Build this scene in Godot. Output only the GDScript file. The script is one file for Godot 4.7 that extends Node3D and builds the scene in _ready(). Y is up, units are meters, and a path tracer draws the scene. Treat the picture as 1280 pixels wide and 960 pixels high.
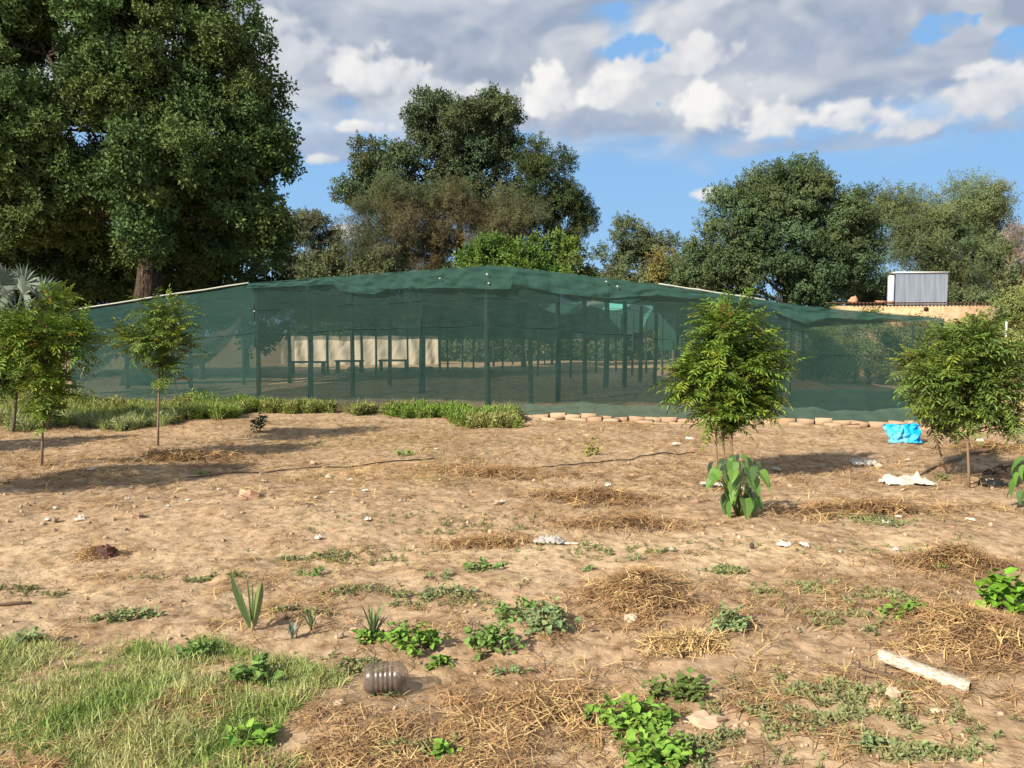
extends Node3D
# A bare sandy yard with saplings in front of a green shade-net house, trees behind.
# Pixels of the photograph (1280 x 960) are turned into directions; distances come from the ground plane or from usual sizes.

const F := 960.0
const EYE := 1.55
const PITCH := -3.576
var rng := RandomNumberGenerator.new()
var cam_basis := Basis.IDENTITY
var n_low := FastNoiseLite.new()
var n_mid := FastNoiseLite.new()
var n_fine := FastNoiseLite.new()
var n_sky := FastNoiseLite.new()
var n_sky2 := FastNoiseLite.new()
var names := {}
var mats := {}
var mounds: Array = []      # [x, z, rx, rz, height]
var tints: Array = []       # [x, z, rx, rz, colour, strength]

# ---------------------------------------------------------------- small helpers
func ray(px: float, py: float) -> Vector3:
	return cam_basis * Vector3((px - 640.0) / F, (480.0 - py) / F, -1.0)

func G(px: float, py: float) -> Vector3:            # the ground point seen at a pixel
	var r := ray(px, py)
	var p := r * (-EYE / minf(r.y, -0.004))
	p.y = 0.0
	return p

func GH(px: float, py: float) -> Vector3:
	var p := G(px, py)
	p.y = ht(p.x, p.z)
	return p

func V(px: float, py: float, d: float) -> Vector3:  # the point at depth d seen at a pixel
	var r := ray(px, py)
	return r * (d / -r.z) + Vector3(0, EYE, 0)

func ht(x: float, z: float) -> float:
	var d := -z
	var a := clampf((d - 1.0) / 3.0, 0.0, 1.0)
	var y := n_low.get_noise_2d(x, z) * 0.07 * a + n_mid.get_noise_2d(x, z) * 0.028 + n_fine.get_noise_2d(x, z) * 0.012
	for m in mounds:
		var q: float = ((x - m[0]) / m[2]) ** 2 + ((z - m[1]) / m[3]) ** 2
		if q < 4.0:
			y += m[4] * exp(-q * 1.6)
	return y

func lin(r: float, g: float, b: float) -> Color:
	return Color(r, g, b).linear_to_srgb()

func rr(a: float, b: float) -> float:
	return rng.randf_range(a, b)

func rdir() -> Vector3:
	var y := rr(-1, 1)
	var t := rr(0, TAU)
	var s := sqrt(1.0 - y * y)
	return Vector3(s * cos(t), y, s * sin(t))

func numbered(called: String) -> String:
	var k: int = names.get(called, 0)
	names[called] = k + 1
	return called if k == 0 else "%s_%03d" % [called, k]

func tag(o: Node, label: String, category: String, group := "") -> void:
	o.set_meta("label", label)
	o.set_meta("category", category)
	if group:
		o.set_meta("group", group)

func thing(called: String, label: String, category: String, at := Vector3.ZERO, turn := 0.0, group := "") -> Node3D:
	var o := Node3D.new()
	o.name = numbered(called)
	add_child(o)
	o.position = at
	o.rotation.y = turn
	tag(o, label, category, group)
	return o

func part(called: String, mesh: Mesh, m: Material, parent: Node3D, at := Vector3.ZERO, b := Basis.IDENTITY) -> MeshInstance3D:
	var o := MeshInstance3D.new()
	o.name = called
	o.mesh = mesh
	o.material_override = m
	o.transform = Transform3D(b, at)
	parent.add_child(o, true)
	return o

func many(called: String, mesh: Mesh, m: Material, parent: Node3D, where: Array, colors: PackedColorArray) -> MultiMeshInstance3D:
	var mm := MultiMesh.new()
	mm.transform_format = MultiMesh.TRANSFORM_3D
	mm.use_colors = colors.size() > 0
	mm.mesh = mesh
	mm.instance_count = where.size()
	for i in where.size():
		mm.set_instance_transform(i, where[i])
		if colors.size() > 0:
			mm.set_instance_color(i, colors[i])
	var o := MultiMeshInstance3D.new()
	o.name = called
	o.multimesh = mm
	o.material_override = m
	o.set_meta("kind", "stuff")
	parent.add_child(o, true)
	return o

func mat(key: String, c: Color, rough := 0.85, tinted := false, back := 0.0) -> StandardMaterial3D:
	if mats.has(key):
		return mats[key]
	var m := StandardMaterial3D.new()
	m.resource_name = key
	m.albedo_color = c
	m.roughness = rough
	m.metallic_specular = 0.35
	m.cull_mode = BaseMaterial3D.CULL_DISABLED
	m.vertex_color_use_as_albedo = tinted
	if back > 0.0:
		m.backlight_enabled = true
		m.backlight = Color(back, back, back)
	mats[key] = m
	return m

func noise_tex(freq: float, oct: int, colors: Array, seed_: int, size := 512, normal := false, strength := 4.0) -> NoiseTexture2D:
	var n := FastNoiseLite.new()
	n.noise_type = FastNoiseLite.TYPE_SIMPLEX_SMOOTH
	n.frequency = freq
	n.fractal_octaves = oct
	n.fractal_gain = 0.6
	n.seed = seed_
	var t := NoiseTexture2D.new()
	t.width = size
	t.height = size
	t.seamless = true
	t.noise = n
	t.generate_mipmaps = false
	if normal:
		t.as_normal_map = true
		t.bump_strength = strength
	elif colors.size():
		var g := Gradient.new()
		var off := PackedFloat32Array()
		var cs := PackedColorArray()
		for c in colors:
			off.append(c[0])
			cs.append(c[1])
		g.offsets = off
		g.colors = cs
		t.color_ramp = g
	return t

# ---------------------------------------------------------------- mesh helpers
func new_st() -> SurfaceTool:
	var st := SurfaceTool.new()
	st.begin(Mesh.PRIMITIVE_TRIANGLES)
	return st

func done(st: SurfaceTool, smooth := false) -> ArrayMesh:
	if smooth:
		st.index()
	st.generate_normals()
	return st.commit()

func tri(st: SurfaceTool, a: Vector3, b: Vector3, c: Vector3) -> void:
	st.add_vertex(a); st.add_vertex(b); st.add_vertex(c)

func quad(st: SurfaceTool, a: Vector3, b: Vector3, c: Vector3, d: Vector3) -> void:
	tri(st, a, b, c); tri(st, a, c, d)

func box(st: SurfaceTool, c: Vector3, s: Vector3, b := Basis.IDENTITY) -> void:
	var h := s * 0.5
	var v := []
	for k in 8:
		v.append(c + b * Vector3(h.x if k & 1 else -h.x, h.y if k & 2 else -h.y, h.z if k & 4 else -h.z))
	quad(st, v[4], v[6], v[7], v[5]); quad(st, v[1], v[3], v[2], v[0])
	quad(st, v[0], v[2], v[6], v[4]); quad(st, v[5], v[7], v[3], v[1])
	quad(st, v[2], v[3], v[7], v[6]); quad(st, v[0], v[4], v[5], v[1])

func tube(st: SurfaceTool, pts: Array, radii: Array, sides := 7, rough := 0.0) -> void:
	var rings := []
	for i in pts.size():
		var t: Vector3 = (pts[mini(i + 1, pts.size() - 1)] - pts[maxi(i - 1, 0)]).normalized()
		var u := t.cross(Vector3(0.31, 0.2, 0.93)).normalized()
		var w := t.cross(u)
		var ring := []
		for k in sides:
			var a := TAU * k / sides
			var r: float = radii[i] * (1.0 + rough * rr(-1, 1))
			ring.append(pts[i] + (u * cos(a) + w * sin(a)) * r)
		rings.append(ring)
	for i in rings.size() - 1:
		for k in sides:
			var k2 := (k + 1) % sides
			quad(st, rings[i][k], rings[i + 1][k], rings[i + 1][k2], rings[i][k2])
	var e: int = rings.size() - 1
	for k in range(1, sides - 1):
		tri(st, rings[0][0], rings[0][k], rings[0][k + 1])
		tri(st, rings[e][0], rings[e][k + 1], rings[e][k])

func tube_mesh(pts: Array, radii: Array, sides := 7, rough := 0.0) -> ArrayMesh:
	var st := new_st()
	st.set_smooth_group(0)
	tube(st, pts, radii, sides, rough)
	return done(st)

func bend(a: Vector3, b: Vector3, n: int, wob: float, up := 0.0) -> Array:
	var pts := []
	var side := rdir() * wob
	for i in n + 1:
		var t := float(i) / n
		pts.append(a.lerp(b, t) + side * sin(t * PI) + rdir() * wob * 0.25 * sin(t * PI) + Vector3(0, up * sin(t * PI), 0))
	return pts

func taper(r0: float, r1: float, n: int) -> Array:
	var a := []
	for i in n + 1:
		a.append(lerpf(r0, r1, float(i) / n))
	return a

var facets := false
func lump(r: Vector3, jitter: float, sides := 9, rings := 6) -> ArrayMesh:      # an uneven stone
	var st := new_st()
	st.set_smooth_group(-1 if facets else 0)
	var off := Vector3(rr(-50, 50), rr(-50, 50), rr(-50, 50))
	var g := []
	for i in rings + 1:
		var row := []
		for k in sides:
			var el := PI * i / rings
			var a := TAU * k / sides
			var dir := Vector3(sin(el) * cos(a), cos(el), sin(el) * sin(a))
			var q := 1.0 + jitter * n_sky.get_noise_3dv(dir * 34.0 + off) * 1.5
			row.append(Vector3(dir.x * r.x, dir.y * r.y, dir.z * r.z) * q)
		g.append(row)
	for i in rings:
		for k in sides:
			var k2 := (k + 1) % sides
			if i > 0:
				tri(st, g[i][k], g[i][k2], g[i + 1][k])
			if i < rings - 1:
				tri(st, g[i][k2], g[i + 1][k2], g[i + 1][k])
	return done(st, not facets)

func leaf(st: SurfaceTool, at: Vector3, dir: Vector3, nrm: Vector3, l: float, w: float, fold := 0.25, c := Color.WHITE) -> void:
	var side := dir.cross(nrm).normalized()
	var up := side.cross(dir).normalized()
	var mid := at + dir * l * 0.45
	var tip := at + dir * l - up * l * 0.12
	st.set_color(c)
	tri(st, at, mid + side * w * 0.5 + up * w * fold, tip)
	tri(st, at, tip, mid - side * w * 0.5 + up * w * fold)

func sprig(n: int, twig: float, l: float, w: float, droop := 0.2) -> ArrayMesh:   # a twig end with n leaves
	var st := new_st()
	st.set_smooth_group(-1)
	for i in n:
		var t := float(i) / n
		var a := i * 2.4 + rr(-0.4, 0.4)
		var el := lerpf(-0.1, 1.1, t) + rr(-0.3, 0.3)
		var dir := Vector3(cos(a) * cos(el), sin(el) - droop, sin(a) * cos(el)).normalized()
		var at := Vector3(rr(-0.25, 0.25) * twig, twig * t, rr(-0.25, 0.25) * twig)
		var nrm := (Vector3.UP + rdir() * 0.7).normalized()
		var v := rr(0.8, 1.2)
		leaf(st, at, dir, nrm, l * rr(0.7, 1.2), w * rr(0.8, 1.2), 0.25, Color(v, v * rr(0.95, 1.03), v * rr(0.85, 1.0)))
	return done(st)

func frond(pairs: int, l: float, ll: float, lw: float) -> ArrayMesh:             # a pinnate leaf
	var st := new_st()
	st.set_smooth_group(-1)
	var prev := Vector3.ZERO
	for i in pairs + 1:
		var t := (i + 1.0) / (pairs + 1.0)
		var p := Vector3(0, l * t * (0.6 - 0.55 * t), l * t)
		var along := (p - prev).normalized()
		st.set_color(Color(0.8, 0.85, 0.7))
		var s := Vector3(0.0025, 0, 0)
		quad(st, prev - s, prev + s, p + s, p - s)
		if i < pairs:
			for sd in [-1, 1]:
				var dir: Vector3 = (Vector3(sd, -0.12, 0) + along * rr(0.45, 0.8) + rdir() * 0.12).normalized()
				var v := rr(0.8, 1.2)
				leaf(st, p, dir, (Vector3.UP + rdir() * 0.35).normalized(), ll * (0.75 + 0.5 * sin(t * PI)) * rr(0.9, 1.1), lw, 0.15, Color(v, v, v * 0.9))
		else:
			leaf(st, p, along, Vector3.UP, ll, lw)
		prev = p
	return done(st)

func strap(l: float, w: float, lean: float, droop: float, fold := 0.25, segs := 6, pleats := 0) -> ArrayMesh:   # one long blade, standing along +y, leaning to +z
	var st := new_st()
	st.set_smooth_group(-1)
	var rows := []
	var at := Vector3.ZERO
	var ang := lean
	for i in segs + 1:
		var t := float(i) / segs
		var ww := w * (0.35 + 0.65 * sin(PI * minf(1.0, 0.18 + t * 0.55))) * (1.0 - pow(t, 5.0))
		var up := Vector3(0, sin(ang), -cos(ang))
		rows.append([at + Vector3(-ww * 0.5, 0, 0) + up * ww * fold, at, at + Vector3(ww * 0.5, 0, 0) + up * ww * fold])
		at += Vector3(0, cos(ang), sin(ang)) * l / segs
		ang += droop / segs
	for i in segs:
		var v := 1.0 + 0.12 * ((i % 2) - 0.5)
		st.set_color(Color(v, v, v))
		quad(st, rows[i][0], rows[i + 1][0], rows[i + 1][1], rows[i][1])
		quad(st, rows[i][1], rows[i + 1][1], rows[i + 1][2], rows[i][2])
	return done(st)

func heart(l: float, w: float) -> ArrayMesh:         # a heart-shaped leaf hanging from its stalk, tip towards -y, face +z
	var st := new_st()
	st.set_smooth_group(-1)
	var half := [Vector2(0, 0), Vector2(0.22, 0.12), Vector2(0.42, 0.08), Vector2(0.5, -0.12), Vector2(0.44, -0.4), Vector2(0.26, -0.7), Vector2(0.08, -0.9), Vector2(0, -1.0)]
	for s in [-1, 1]:
		for i in range(1, half.size() - 1):
			var q := func(p: Vector2) -> Vector3:
				return Vector3(s * p.x * w, p.y * l, absf(p.x) * w * 0.42 + 0.32 * l * p.y * p.y * -1.0 + 0.006 * sin(p.y * 17.0) * absf(p.x) * 2.0)
			var c := Vector2(0, half[i].y * 0.9)
			var c2 := Vector2(0, half[i + 1].y * 0.9)
			quad(st, q.call(c), q.call(half[i]), q.call(half[i + 1]), q.call(c2))
	return done(st)

func lathe(st: SurfaceTool, prof: Array, sides := 24) -> void:
	for i in prof.size() - 1:
		for k in sides:
			var a := TAU * k / sides
			var b := TAU * (k + 1) / sides
			var p := func(q: Vector2, t: float) -> Vector3: return Vector3(q.x * cos(t), q.y, q.x * sin(t))
			quad(st, p.call(prof[i], a), p.call(prof[i], b), p.call(prof[i + 1], b), p.call(prof[i + 1], a))

func sheet(nu: int, nv: int, f: Callable) -> ArrayMesh:
	var st := new_st()
	st.set_smooth_group(0)
	var g := []
	for i in nu + 1:
		var row := PackedVector3Array()
		for j in nv + 1:
			row.append(f.call(float(i) / nu, float(j) / nv))
		g.append(row)
	for i in nu:
		for j in nv:
			quad(st, g[i][j], g[i + 1][j], g[i + 1][j + 1], g[i][j + 1])
	return done(st, true)

func aim(dir: Vector3, roll := 0.0) -> Basis:        # +y along dir
	var y := dir.normalized()
	var x := y.cross(Vector3(0.17, 0.31, 0.93)).normalized()
	return Basis(x, y, x.cross(y)) * Basis(Vector3.UP, roll)

func aim_z(dir: Vector3, up: Vector3) -> Basis:      # +z along dir
	var z := dir.normalized()
	var x := up.cross(z).normalized()
	return Basis(x, z.cross(x), z)

# ---------------------------------------------------------------- the sky
func smooth(a: float, b: float, x: float) -> float:
	return smoothstep(a, b, x)

var puffs: Array = []
func add_puff(px: float, py: float, rx: float, ry: float, bright: float, kind := 0) -> void:
	var r := ray(px, py).normalized()
	puffs.append([rad_to_deg(atan2(r.x, -r.z)), rad_to_deg(asin(r.y)), rx * 0.0565, ry * 0.0565, bright, kind])

func sky_at(az: float, el: float) -> Color:
	var t := clampf(el / 60.0, 0.0, 1.0)
	var c := Color(0.46, 0.74, 1.0).lerp(Color(0.13, 0.355, 0.78), pow(t, 0.42))
	# the high broken sheet that covers the sky above fourteen degrees
	var x := az * 1.25
	var w1 := n_sky2.get_noise_2d(x * 0.9, el * 3.0 + 40.0)
	var w2 := n_sky2.get_noise_2d(x * 0.9 + 200.0, el * 3.0 - 70.0)
	var f1 := n_sky.get_noise_2d(x + w1 * 7.0, el * 2.4 + w2 * 6.0)
	var f2 := n_sky.get_noise_2d(x * 2.6 + w2 * 8.0 + 91.0, el * 4.8 + w1 * 8.0)
	var fd := n_sky.get_noise_2d(x * 6.0 + 31.0 + w1 * 14.0, el * 9.5 + w2 * 14.0)
	var cover := 0.86 + f1 * 0.85 + f2 * 0.22 + fd * 0.08
	var fe := n_sky.get_noise_2d(x * 17.0 + w2 * 20.0, el * 24.0 + w1 * 20.0 + 50.0)
	var edge := smooth(11.9, 16.2, el + f1 * 2.2 + f2 * 1.3)
	for p in puffs:
		if p[5] == 2:
			var q: float = ((az - p[0]) / p[2]) ** 2 + ((el - p[1]) / p[3]) ** 2
			cover -= 1.25 * p[4] * clampf(exp(-maxf(0.0, q + (f2 * 1.6 + fd * 1.4 + fe * 0.6) * 1.3) * 1.1), 0.0, 1.0)
	var a := smooth(0.22, 0.55, cover) * edge
	var thick := smooth(0.45, 1.15, cover + f2 * 0.25)
	var lit := n_sky.get_noise_2d(x + w1 * 7.0 - 1.6, el * 2.4 + w2 * 6.0 + 2.2)
	var relief := clampf(0.46 + (f1 - lit) * 2.3 + f2 * 0.32 + fd * 0.14, 0.0, 1.0)
	var sh := Color(0.325, 0.39, 0.515).lerp(Color(0.75, 0.765, 0.79), relief * (1.0 - 0.35 * thick) + 0.08)
	c = c.lerp(sh, a * 0.97)
	# cumulus heads (kind 0) and their grey flat bases (kind 1)
	for p in puffs:
		if p[5] == 2:
			continue
		var dx: float = (az - p[0]) / p[2]
		var dy: float = (el - p[1]) / p[3]
		if absf(dx) > 2.2 or absf(dy) > 2.2:
			continue
		var bump := f2 * 0.95 + fd * 0.85 + fe * 0.4
		if p[5] == 0:
			var q := 1.0 - dx * dx - dy * dy * (1.0 if dy > 0.0 else 2.2) + bump * 1.15
			var al := smooth(0.0, 0.75, q)
			var l := clampf(0.56 + dy * 0.34 - dx * 0.22 + bump * 0.55, 0.0, 1.0)
			var cc := Color(0.52, 0.565, 0.66).lerp(Color(0.97, 0.955, 0.93), l * float(p[4]))
			c = c.lerp(cc, al * 0.95)
		else:
			var q := 1.0 - dx * dx - dy * dy * (0.8 if dy > 0.0 else 1.8) + bump * 0.7
			var al := smooth(0.0, 0.75, q) * float(p[4])
			c = c.lerp(Color(0.335, 0.42, 0.58).lerp(Color(0.52, 0.56, 0.66), clampf(0.4 + bump * 0.8, 0, 1)), al)
	var dn := (n_fine.get_noise_2d(az * 90.0, el * 90.0)) * 0.006
	return Color(c.r + dn, c.g + dn, c.b + dn)

func make_sky() -> ImageTexture:
	add_puff(790, 62, 30, 12, 0.9, 2); add_puff(845, 130, 26, 12, 0.9, 2); add_puff(1262, 66, 14, 20, 1.0, 2)
	add_puff(1190, 30, 22, 10, 0.9, 2); add_puff(430, 235, 60, 40, 0.9, 2); add_puff(1275, 80, 20, 20, 0.6, 2); add_puff(650, 175, 40, 14, 0.6, 2)
	add_puff(1010, 58, 190, 46, 0.75, 1); add_puff(770, 160, 110, 22, 0.85, 1); add_puff(560, 40, 170, 40, 0.3, 1); add_puff(420, 190, 60, 26, 0.7, 1)
	add_puff(1150, 100, 130, 40, 0.55, 1); add_puff(1090, 176, 190, 13, 0.6, 1); add_puff(700, 20, 120, 22, 0.4, 1)
	add_puff(480, 100, 80, 34, 0.9); add_puff(580, 130, 60, 30, 0.7); add_puff(690, 118, 42, 36, 1.0); add_puff(768, 110, 52, 38, 1.05)
	add_puff(850, 72, 80, 26, 0.75); add_puff(905, 140, 62, 34, 1.0); add_puff(985, 150, 66, 28, 0.9); add_puff(1065, 148, 64, 26, 0.95)
	add_puff(1150, 155, 60, 22, 0.8); add_puff(1230, 120, 70, 34, 0.75); add_puff(890, 243, 26, 9, 0.85); add_puff(448, 160, 44, 10, 0.95); add_puff(405, 201, 26, 9, 0.7)
	add_puff(345, 60, 70, 60, 0.55); add_puff(430, 292, 20, 12, 0.8)
	var w := 3072
	var h := 1536
	var im := Image.create_empty(w, h, false, Image.FORMAT_RGB8)
	im.fill(Color(0.42, 0.36, 0.29).linear_to_srgb())
	var k := w / 360.0
	var blk := 12
	for by in range(0, h / 2, blk):
		for bx in range(0, w, blk):
			var az := wrapf((bx + blk * 0.5) / k, -180.0, 180.0)
			var el := 90.0 - (by + blk * 0.5) / k
			if absf(az) < 40.0 and el < 30.0:
				continue
			im.fill_rect(Rect2i(bx, by, blk, blk), sky_at(az, el).linear_to_srgb())
	for y in range(int((90.0 - 32.0) * k), h / 2):
		for x in range(int(-42.0 * k), int(42.0 * k)):
			im.set_pixel(posmod(x, w), y, sky_at((x + 0.5) / k, 90.0 - (y + 0.5) / k).linear_to_srgb())
	return ImageTexture.create_from_image(im)

# ---------------------------------------------------------------- the scene
func _ready() -> void:
	rng.seed = 20240611
	n_low.seed = 3; n_low.frequency = 0.22; n_low.fractal_octaves = 3
	n_mid.seed = 5; n_mid.frequency = 1.4; n_mid.fractal_octaves = 3
	n_fine.seed = 9; n_fine.frequency = 6.5; n_fine.fractal_octaves = 3
	n_sky.seed = 12; n_sky.noise_type = FastNoiseLite.TYPE_SIMPLEX_SMOOTH; n_sky.frequency = 0.035; n_sky.fractal_octaves = 5; n_sky.fractal_gain = 0.52
	n_sky2.seed = 44; n_sky2.frequency = 0.03; n_sky2.fractal_octaves = 3

	var cam := Camera3D.new()
	cam.name = "camera"
	cam.position = Vector3(0, EYE, 0)
	cam.rotation_degrees = Vector3(PITCH, 0, 0)
	cam.fov = 53.13
	cam.far = 2000.0
	cam.near = 0.05
	add_child(cam)
	cam.current = true
	cam_basis = cam.basis

	var pm := PanoramaSkyMaterial.new()
	pm.panorama = make_sky()
	var sky := Sky.new()
	sky.sky_material = pm
	var env := Environment.new()
	env.background_mode = Environment.BG_SKY
	env.sky = sky
	env.background_energy_multiplier = 0.62
	env.tonemap_mode = Environment.TONE_MAPPER_LINEAR
	env.tonemap_exposure = 1.6
	env.sdfgi_enabled = true
	env.ssao_enabled = true
	env.ssil_enabled = true
	var we := WorldEnvironment.new()
	we.name = "environment"
	we.environment = env
	add_child(we)

	var sun := DirectionalLight3D.new()
	sun.name = "sun"
	sun.light_energy = 1.6
	sun.light_angular_distance = 0.5
	sun.light_color = Color(1.0, 0.96, 0.89)
	sun.shadow_enabled = true
	add_child(sun)
	sun.look_at_from_position(Vector3.ZERO, Vector3(0.74 * 0.84, -0.545, -0.67 * 0.84), Vector3.UP)

	print("sky ", Time.get_ticks_msec())
	build_ground()
	print("ground ", Time.get_ticks_msec())
	build_shade_house()
	build_beyond()
	print("house ", Time.get_ticks_msec())
	build_trees()
	print("trees ", Time.get_ticks_msec())
	build_saplings()
	build_ground_cover()
	print("cover ", Time.get_ticks_msec())
	build_weeds()
	build_litter()
	print("done ", Time.get_ticks_msec())

# ---------------------------------------------------------------- the ground
func tint(px: float, py: float, rx: float, rz: float, c: Color, s: float) -> void:
	var p := G(px, py)
	tints.append([p.x, p.z, rx, rz, c, s])

func mound(px: float, py: float, rx: float, rz: float, h: float) -> void:
	var p := G(px, py)
	mounds.append([p.x, p.z, rx, rz, h])

func ground_color(x: float, z: float) -> Color:
	var c := Color(0.490, 0.355, 0.228)
	var a := n_low.get_noise_2d(x * 2.0 + 40.0, z * 1.3)
	var b := n_mid.get_noise_2d(x * 0.9 - 11.0, z * 1.6)
	var f := n_fine.get_noise_2d(x * 0.8 + 7.0, z * 1.0)
	c = c.lerp(Color(0.37, 0.265, 0.175), clampf(a * 0.9 + 0.08, 0.0, 0.55))
	c = c.lerp(Color(0.61, 0.465, 0.30), clampf(b * 0.9, 0.0, 0.5))
	c = c.lerp(Color(0.30, 0.20, 0.125), clampf(f * 1.1 - 0.2, 0.0, 0.5))
	for t in tints:
		var q: float = ((x - t[0]) / t[2]) ** 2 + ((z - t[1]) / t[3]) ** 2
		if q < 6.0:
			c = c.lerp(t[4], t[5] * clampf(exp(-q) * (1.0 + b * 1.6 + f * 0.8), 0.0, 1.0))
	return c

func build_ground() -> void:
	mound(300, 540, 1.3, 1.0, 0.12); mound(120, 556, 1.6, 0.7, 0.06); mound(800, 750, 0.30, 0.38, 0.06)
	mound(1215, 800, 0.45, 0.45, 0.05); mound(1190, 712, 0.5, 0.35, 0.05); mound(1262, 506, 0.9, 0.7, 0.35)
	mound(560, 800, 0.5, 0.3, 0.02); mound(470, 895, 0.35, 0.15, 0.025); mound(250, 640, 0.7, 0.3, 0.04)
	var brown := Color(0.34, 0.215, 0.125)
	var pale := Color(0.63, 0.48, 0.305)
	tint(480, 588, 0.75, 0.5, Color(0.66, 0.47, 0.26), 0.9); tint(560, 583, 0.5, 0.4, Color(0.64, 0.46, 0.26), 0.8)
	
	
	tint(1240, 800, 0.55, 0.7, brown, 0.65)
	tint(800, 760, 0.32, 0.45, brown, 0.6); tint(700, 880, 0.6, 0.35, brown, 0.55); tint(640, 690, 3.0, 0.35, pale, 0.45)
	tint(1000, 690, 1.6, 0.4, pale, 0.55); tint(1100, 630, 1.8, 0.4, pale, 0.4); tint(560, 930, 0.4, 0.2, pale, 0.3); tint(1050, 880, 0.7, 0.3, pale, 0.35)
	tint(200, 720, 1.8, 0.35, pale, 0.4); tint(80, 900, 1.1, 0.8, Color(0.33, 0.25, 0.15), 0.5); tint(500, 550, 1.6, 0.8, Color(0.30, 0.225, 0.10), 0.5)
	tint(1262, 506, 1.2, 1.0, Color(0.55, 0.40, 0.25), 0.8)

	var zs := PackedFloat32Array()
	var d := 700.0
	while d > 2.0:
		zs.append(-d)
		d -= clampf(d * 0.0085, 0.028, 60.0) if d < 45.0 else d * 0.09
	while d > -6.0:
		zs.append(-d)
		d -= 0.3
	var xs := PackedFloat32Array()
	var xp := [0.0]
	var x := 0.0
	while x < 600.0:
		x += 0.032 if x < 2.4 else (x * 0.0145 if x < 22.0 else x * 0.12)
		xp.append(x)
	for i in range(xp.size() - 1, 0, -1):
		xs.append(-xp[i])
	for v in xp:
		xs.append(v)
	var nx := xs.size()
	var nz := zs.size()
	var vs := PackedVector3Array(); vs.resize(nx * nz)
	var cs := PackedColorArray(); cs.resize(nx * nz)
	var ns := PackedVector3Array(); ns.resize(nx * nz)
	for j in nz:
		for i in nx:
			var far := absf(xs[i]) > -zs[j] * 0.85 + 3.0 or zs[j] < -60.0
			vs[j * nx + i] = Vector3(xs[i], 0.0 if far else ht(xs[i], zs[j]), zs[j])
			cs[j * nx + i] = Color(0.44, 0.31, 0.19) if far else ground_color(xs[i], zs[j])
	for j in nz:
		for i in nx:
			var a: Vector3 = vs[j * nx + mini(i + 1, nx - 1)] - vs[j * nx + maxi(i - 1, 0)]
			var b: Vector3 = vs[mini(j + 1, nz - 1) * nx + i] - vs[maxi(j - 1, 0) * nx + i]
			ns[j * nx + i] = b.cross(a).normalized()
	var ix := PackedInt32Array(); ix.resize((nx - 1) * (nz - 1) * 6)
	var k := 0
	for j in nz - 1:
		for i in nx - 1:
			var p := j * nx + i
			ix[k] = p; ix[k + 1] = p + 1; ix[k + 2] = p + nx
			ix[k + 3] = p + 1; ix[k + 4] = p + nx + 1; ix[k + 5] = p + nx
			k += 6
	var arr := []
	arr.resize(Mesh.ARRAY_MAX)
	arr[Mesh.ARRAY_VERTEX] = vs; arr[Mesh.ARRAY_NORMAL] = ns; arr[Mesh.ARRAY_COLOR] = cs; arr[Mesh.ARRAY_INDEX] = ix
	var mesh := ArrayMesh.new()
	mesh.add_surface_from_arrays(Mesh.PRIMITIVE_TRIANGLES, arr)
	var m := mat("sand", Color.WHITE, 0.95, true)
	m.metallic_specular = 0.2
	m.albedo_texture = noise_tex(0.014, 8, [[0.0, Color(0.62, 0.58, 0.54)], [0.4, Color(0.90, 0.89, 0.87)], [0.62, Color(1, 1, 1)], [1.0, Color(1, 1, 1)]], 21, 1024)
	m.uv1_triplanar = true
	m.uv1_world_triplanar = true
	m.uv1_scale = Vector3(0.55, 0.55, 0.55)
	m.heightmap_enabled = true
	m.heightmap_texture = noise_tex(0.011, 8, [], 33, 1024)
	m.heightmap_scale = 1.7
	m.detail_enabled = true
	m.detail_blend_mode = BaseMaterial3D.BLEND_MODE_MUL
	m.detail_albedo = noise_tex(0.012, 5, [[0.0, Color(0.80, 0.76, 0.72)], [0.5, Color(0.97, 0.96, 0.95)], [1.0, Color(1, 1, 1)]], 57, 512)
	m.detail_uv_layer = BaseMaterial3D.DETAIL_UV_2
	m.uv2_triplanar = true
	m.uv2_world_triplanar = true
	m.uv2_scale = Vector3(0.23, 0.23, 0.23)
	var o := MeshInstance3D.new()
	o.name = "ground"
	o.mesh = mesh
	o.material_override = m
	add_child(o)
	o.set_meta("kind", "structure")

# ---------------------------------------------------------------- the shade house
const WA := Vector2(-9.7, -16.9)
const WB := Vector2(7.3, -13.1)
const LENGTH := 20.0
var tops: Array = [[-40, 398], [90, 389], [200, 372], [315, 355], [430, 346], [610, 333], [640, 334.5], [820, 356], [1000, 383], [1175, 398], [1300, 410]]
var top_u := PackedFloat32Array()
var top_h := PackedFloat32Array()

func front_u(px: float) -> float:               # where along the front wall (0..1) a pixel column meets it
	var s := (px - 640.0) / F
	# x = s * depth on the wall line
	var a := WA.x + s * WA.y
	var b := WB.x + s * WB.y
	return a / (a - b)

func wp(u: float, back: float, y: float) -> Vector3:
	var dir := (WB - WA).normalized()
	var bk := Vector2(dir.y, -dir.x)
	var p := WA.lerp(WB, u) + bk * back
	return Vector3(p.x, y, p.y)

func top_at(u: float) -> float:
	for i in top_u.size() - 1:
		if u <= top_u[i + 1] or i == top_u.size() - 2:
			return lerpf(top_h[i], top_h[i + 1], clampf((u - top_u[i]) / (top_u[i + 1] - top_u[i]), 0.0, 1.0))
	return 2.0

func house_uv(p: Vector3) -> Vector2:           # u along the front and metres to the back of a point
	var dir := (WB - WA).normalized()
	var bk := Vector2(dir.y, -dir.x)
	var q := Vector2(p.x, p.z) - WA
	return Vector2(q.dot(dir) / WA.distance_to(WB), q.dot(bk))

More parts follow.
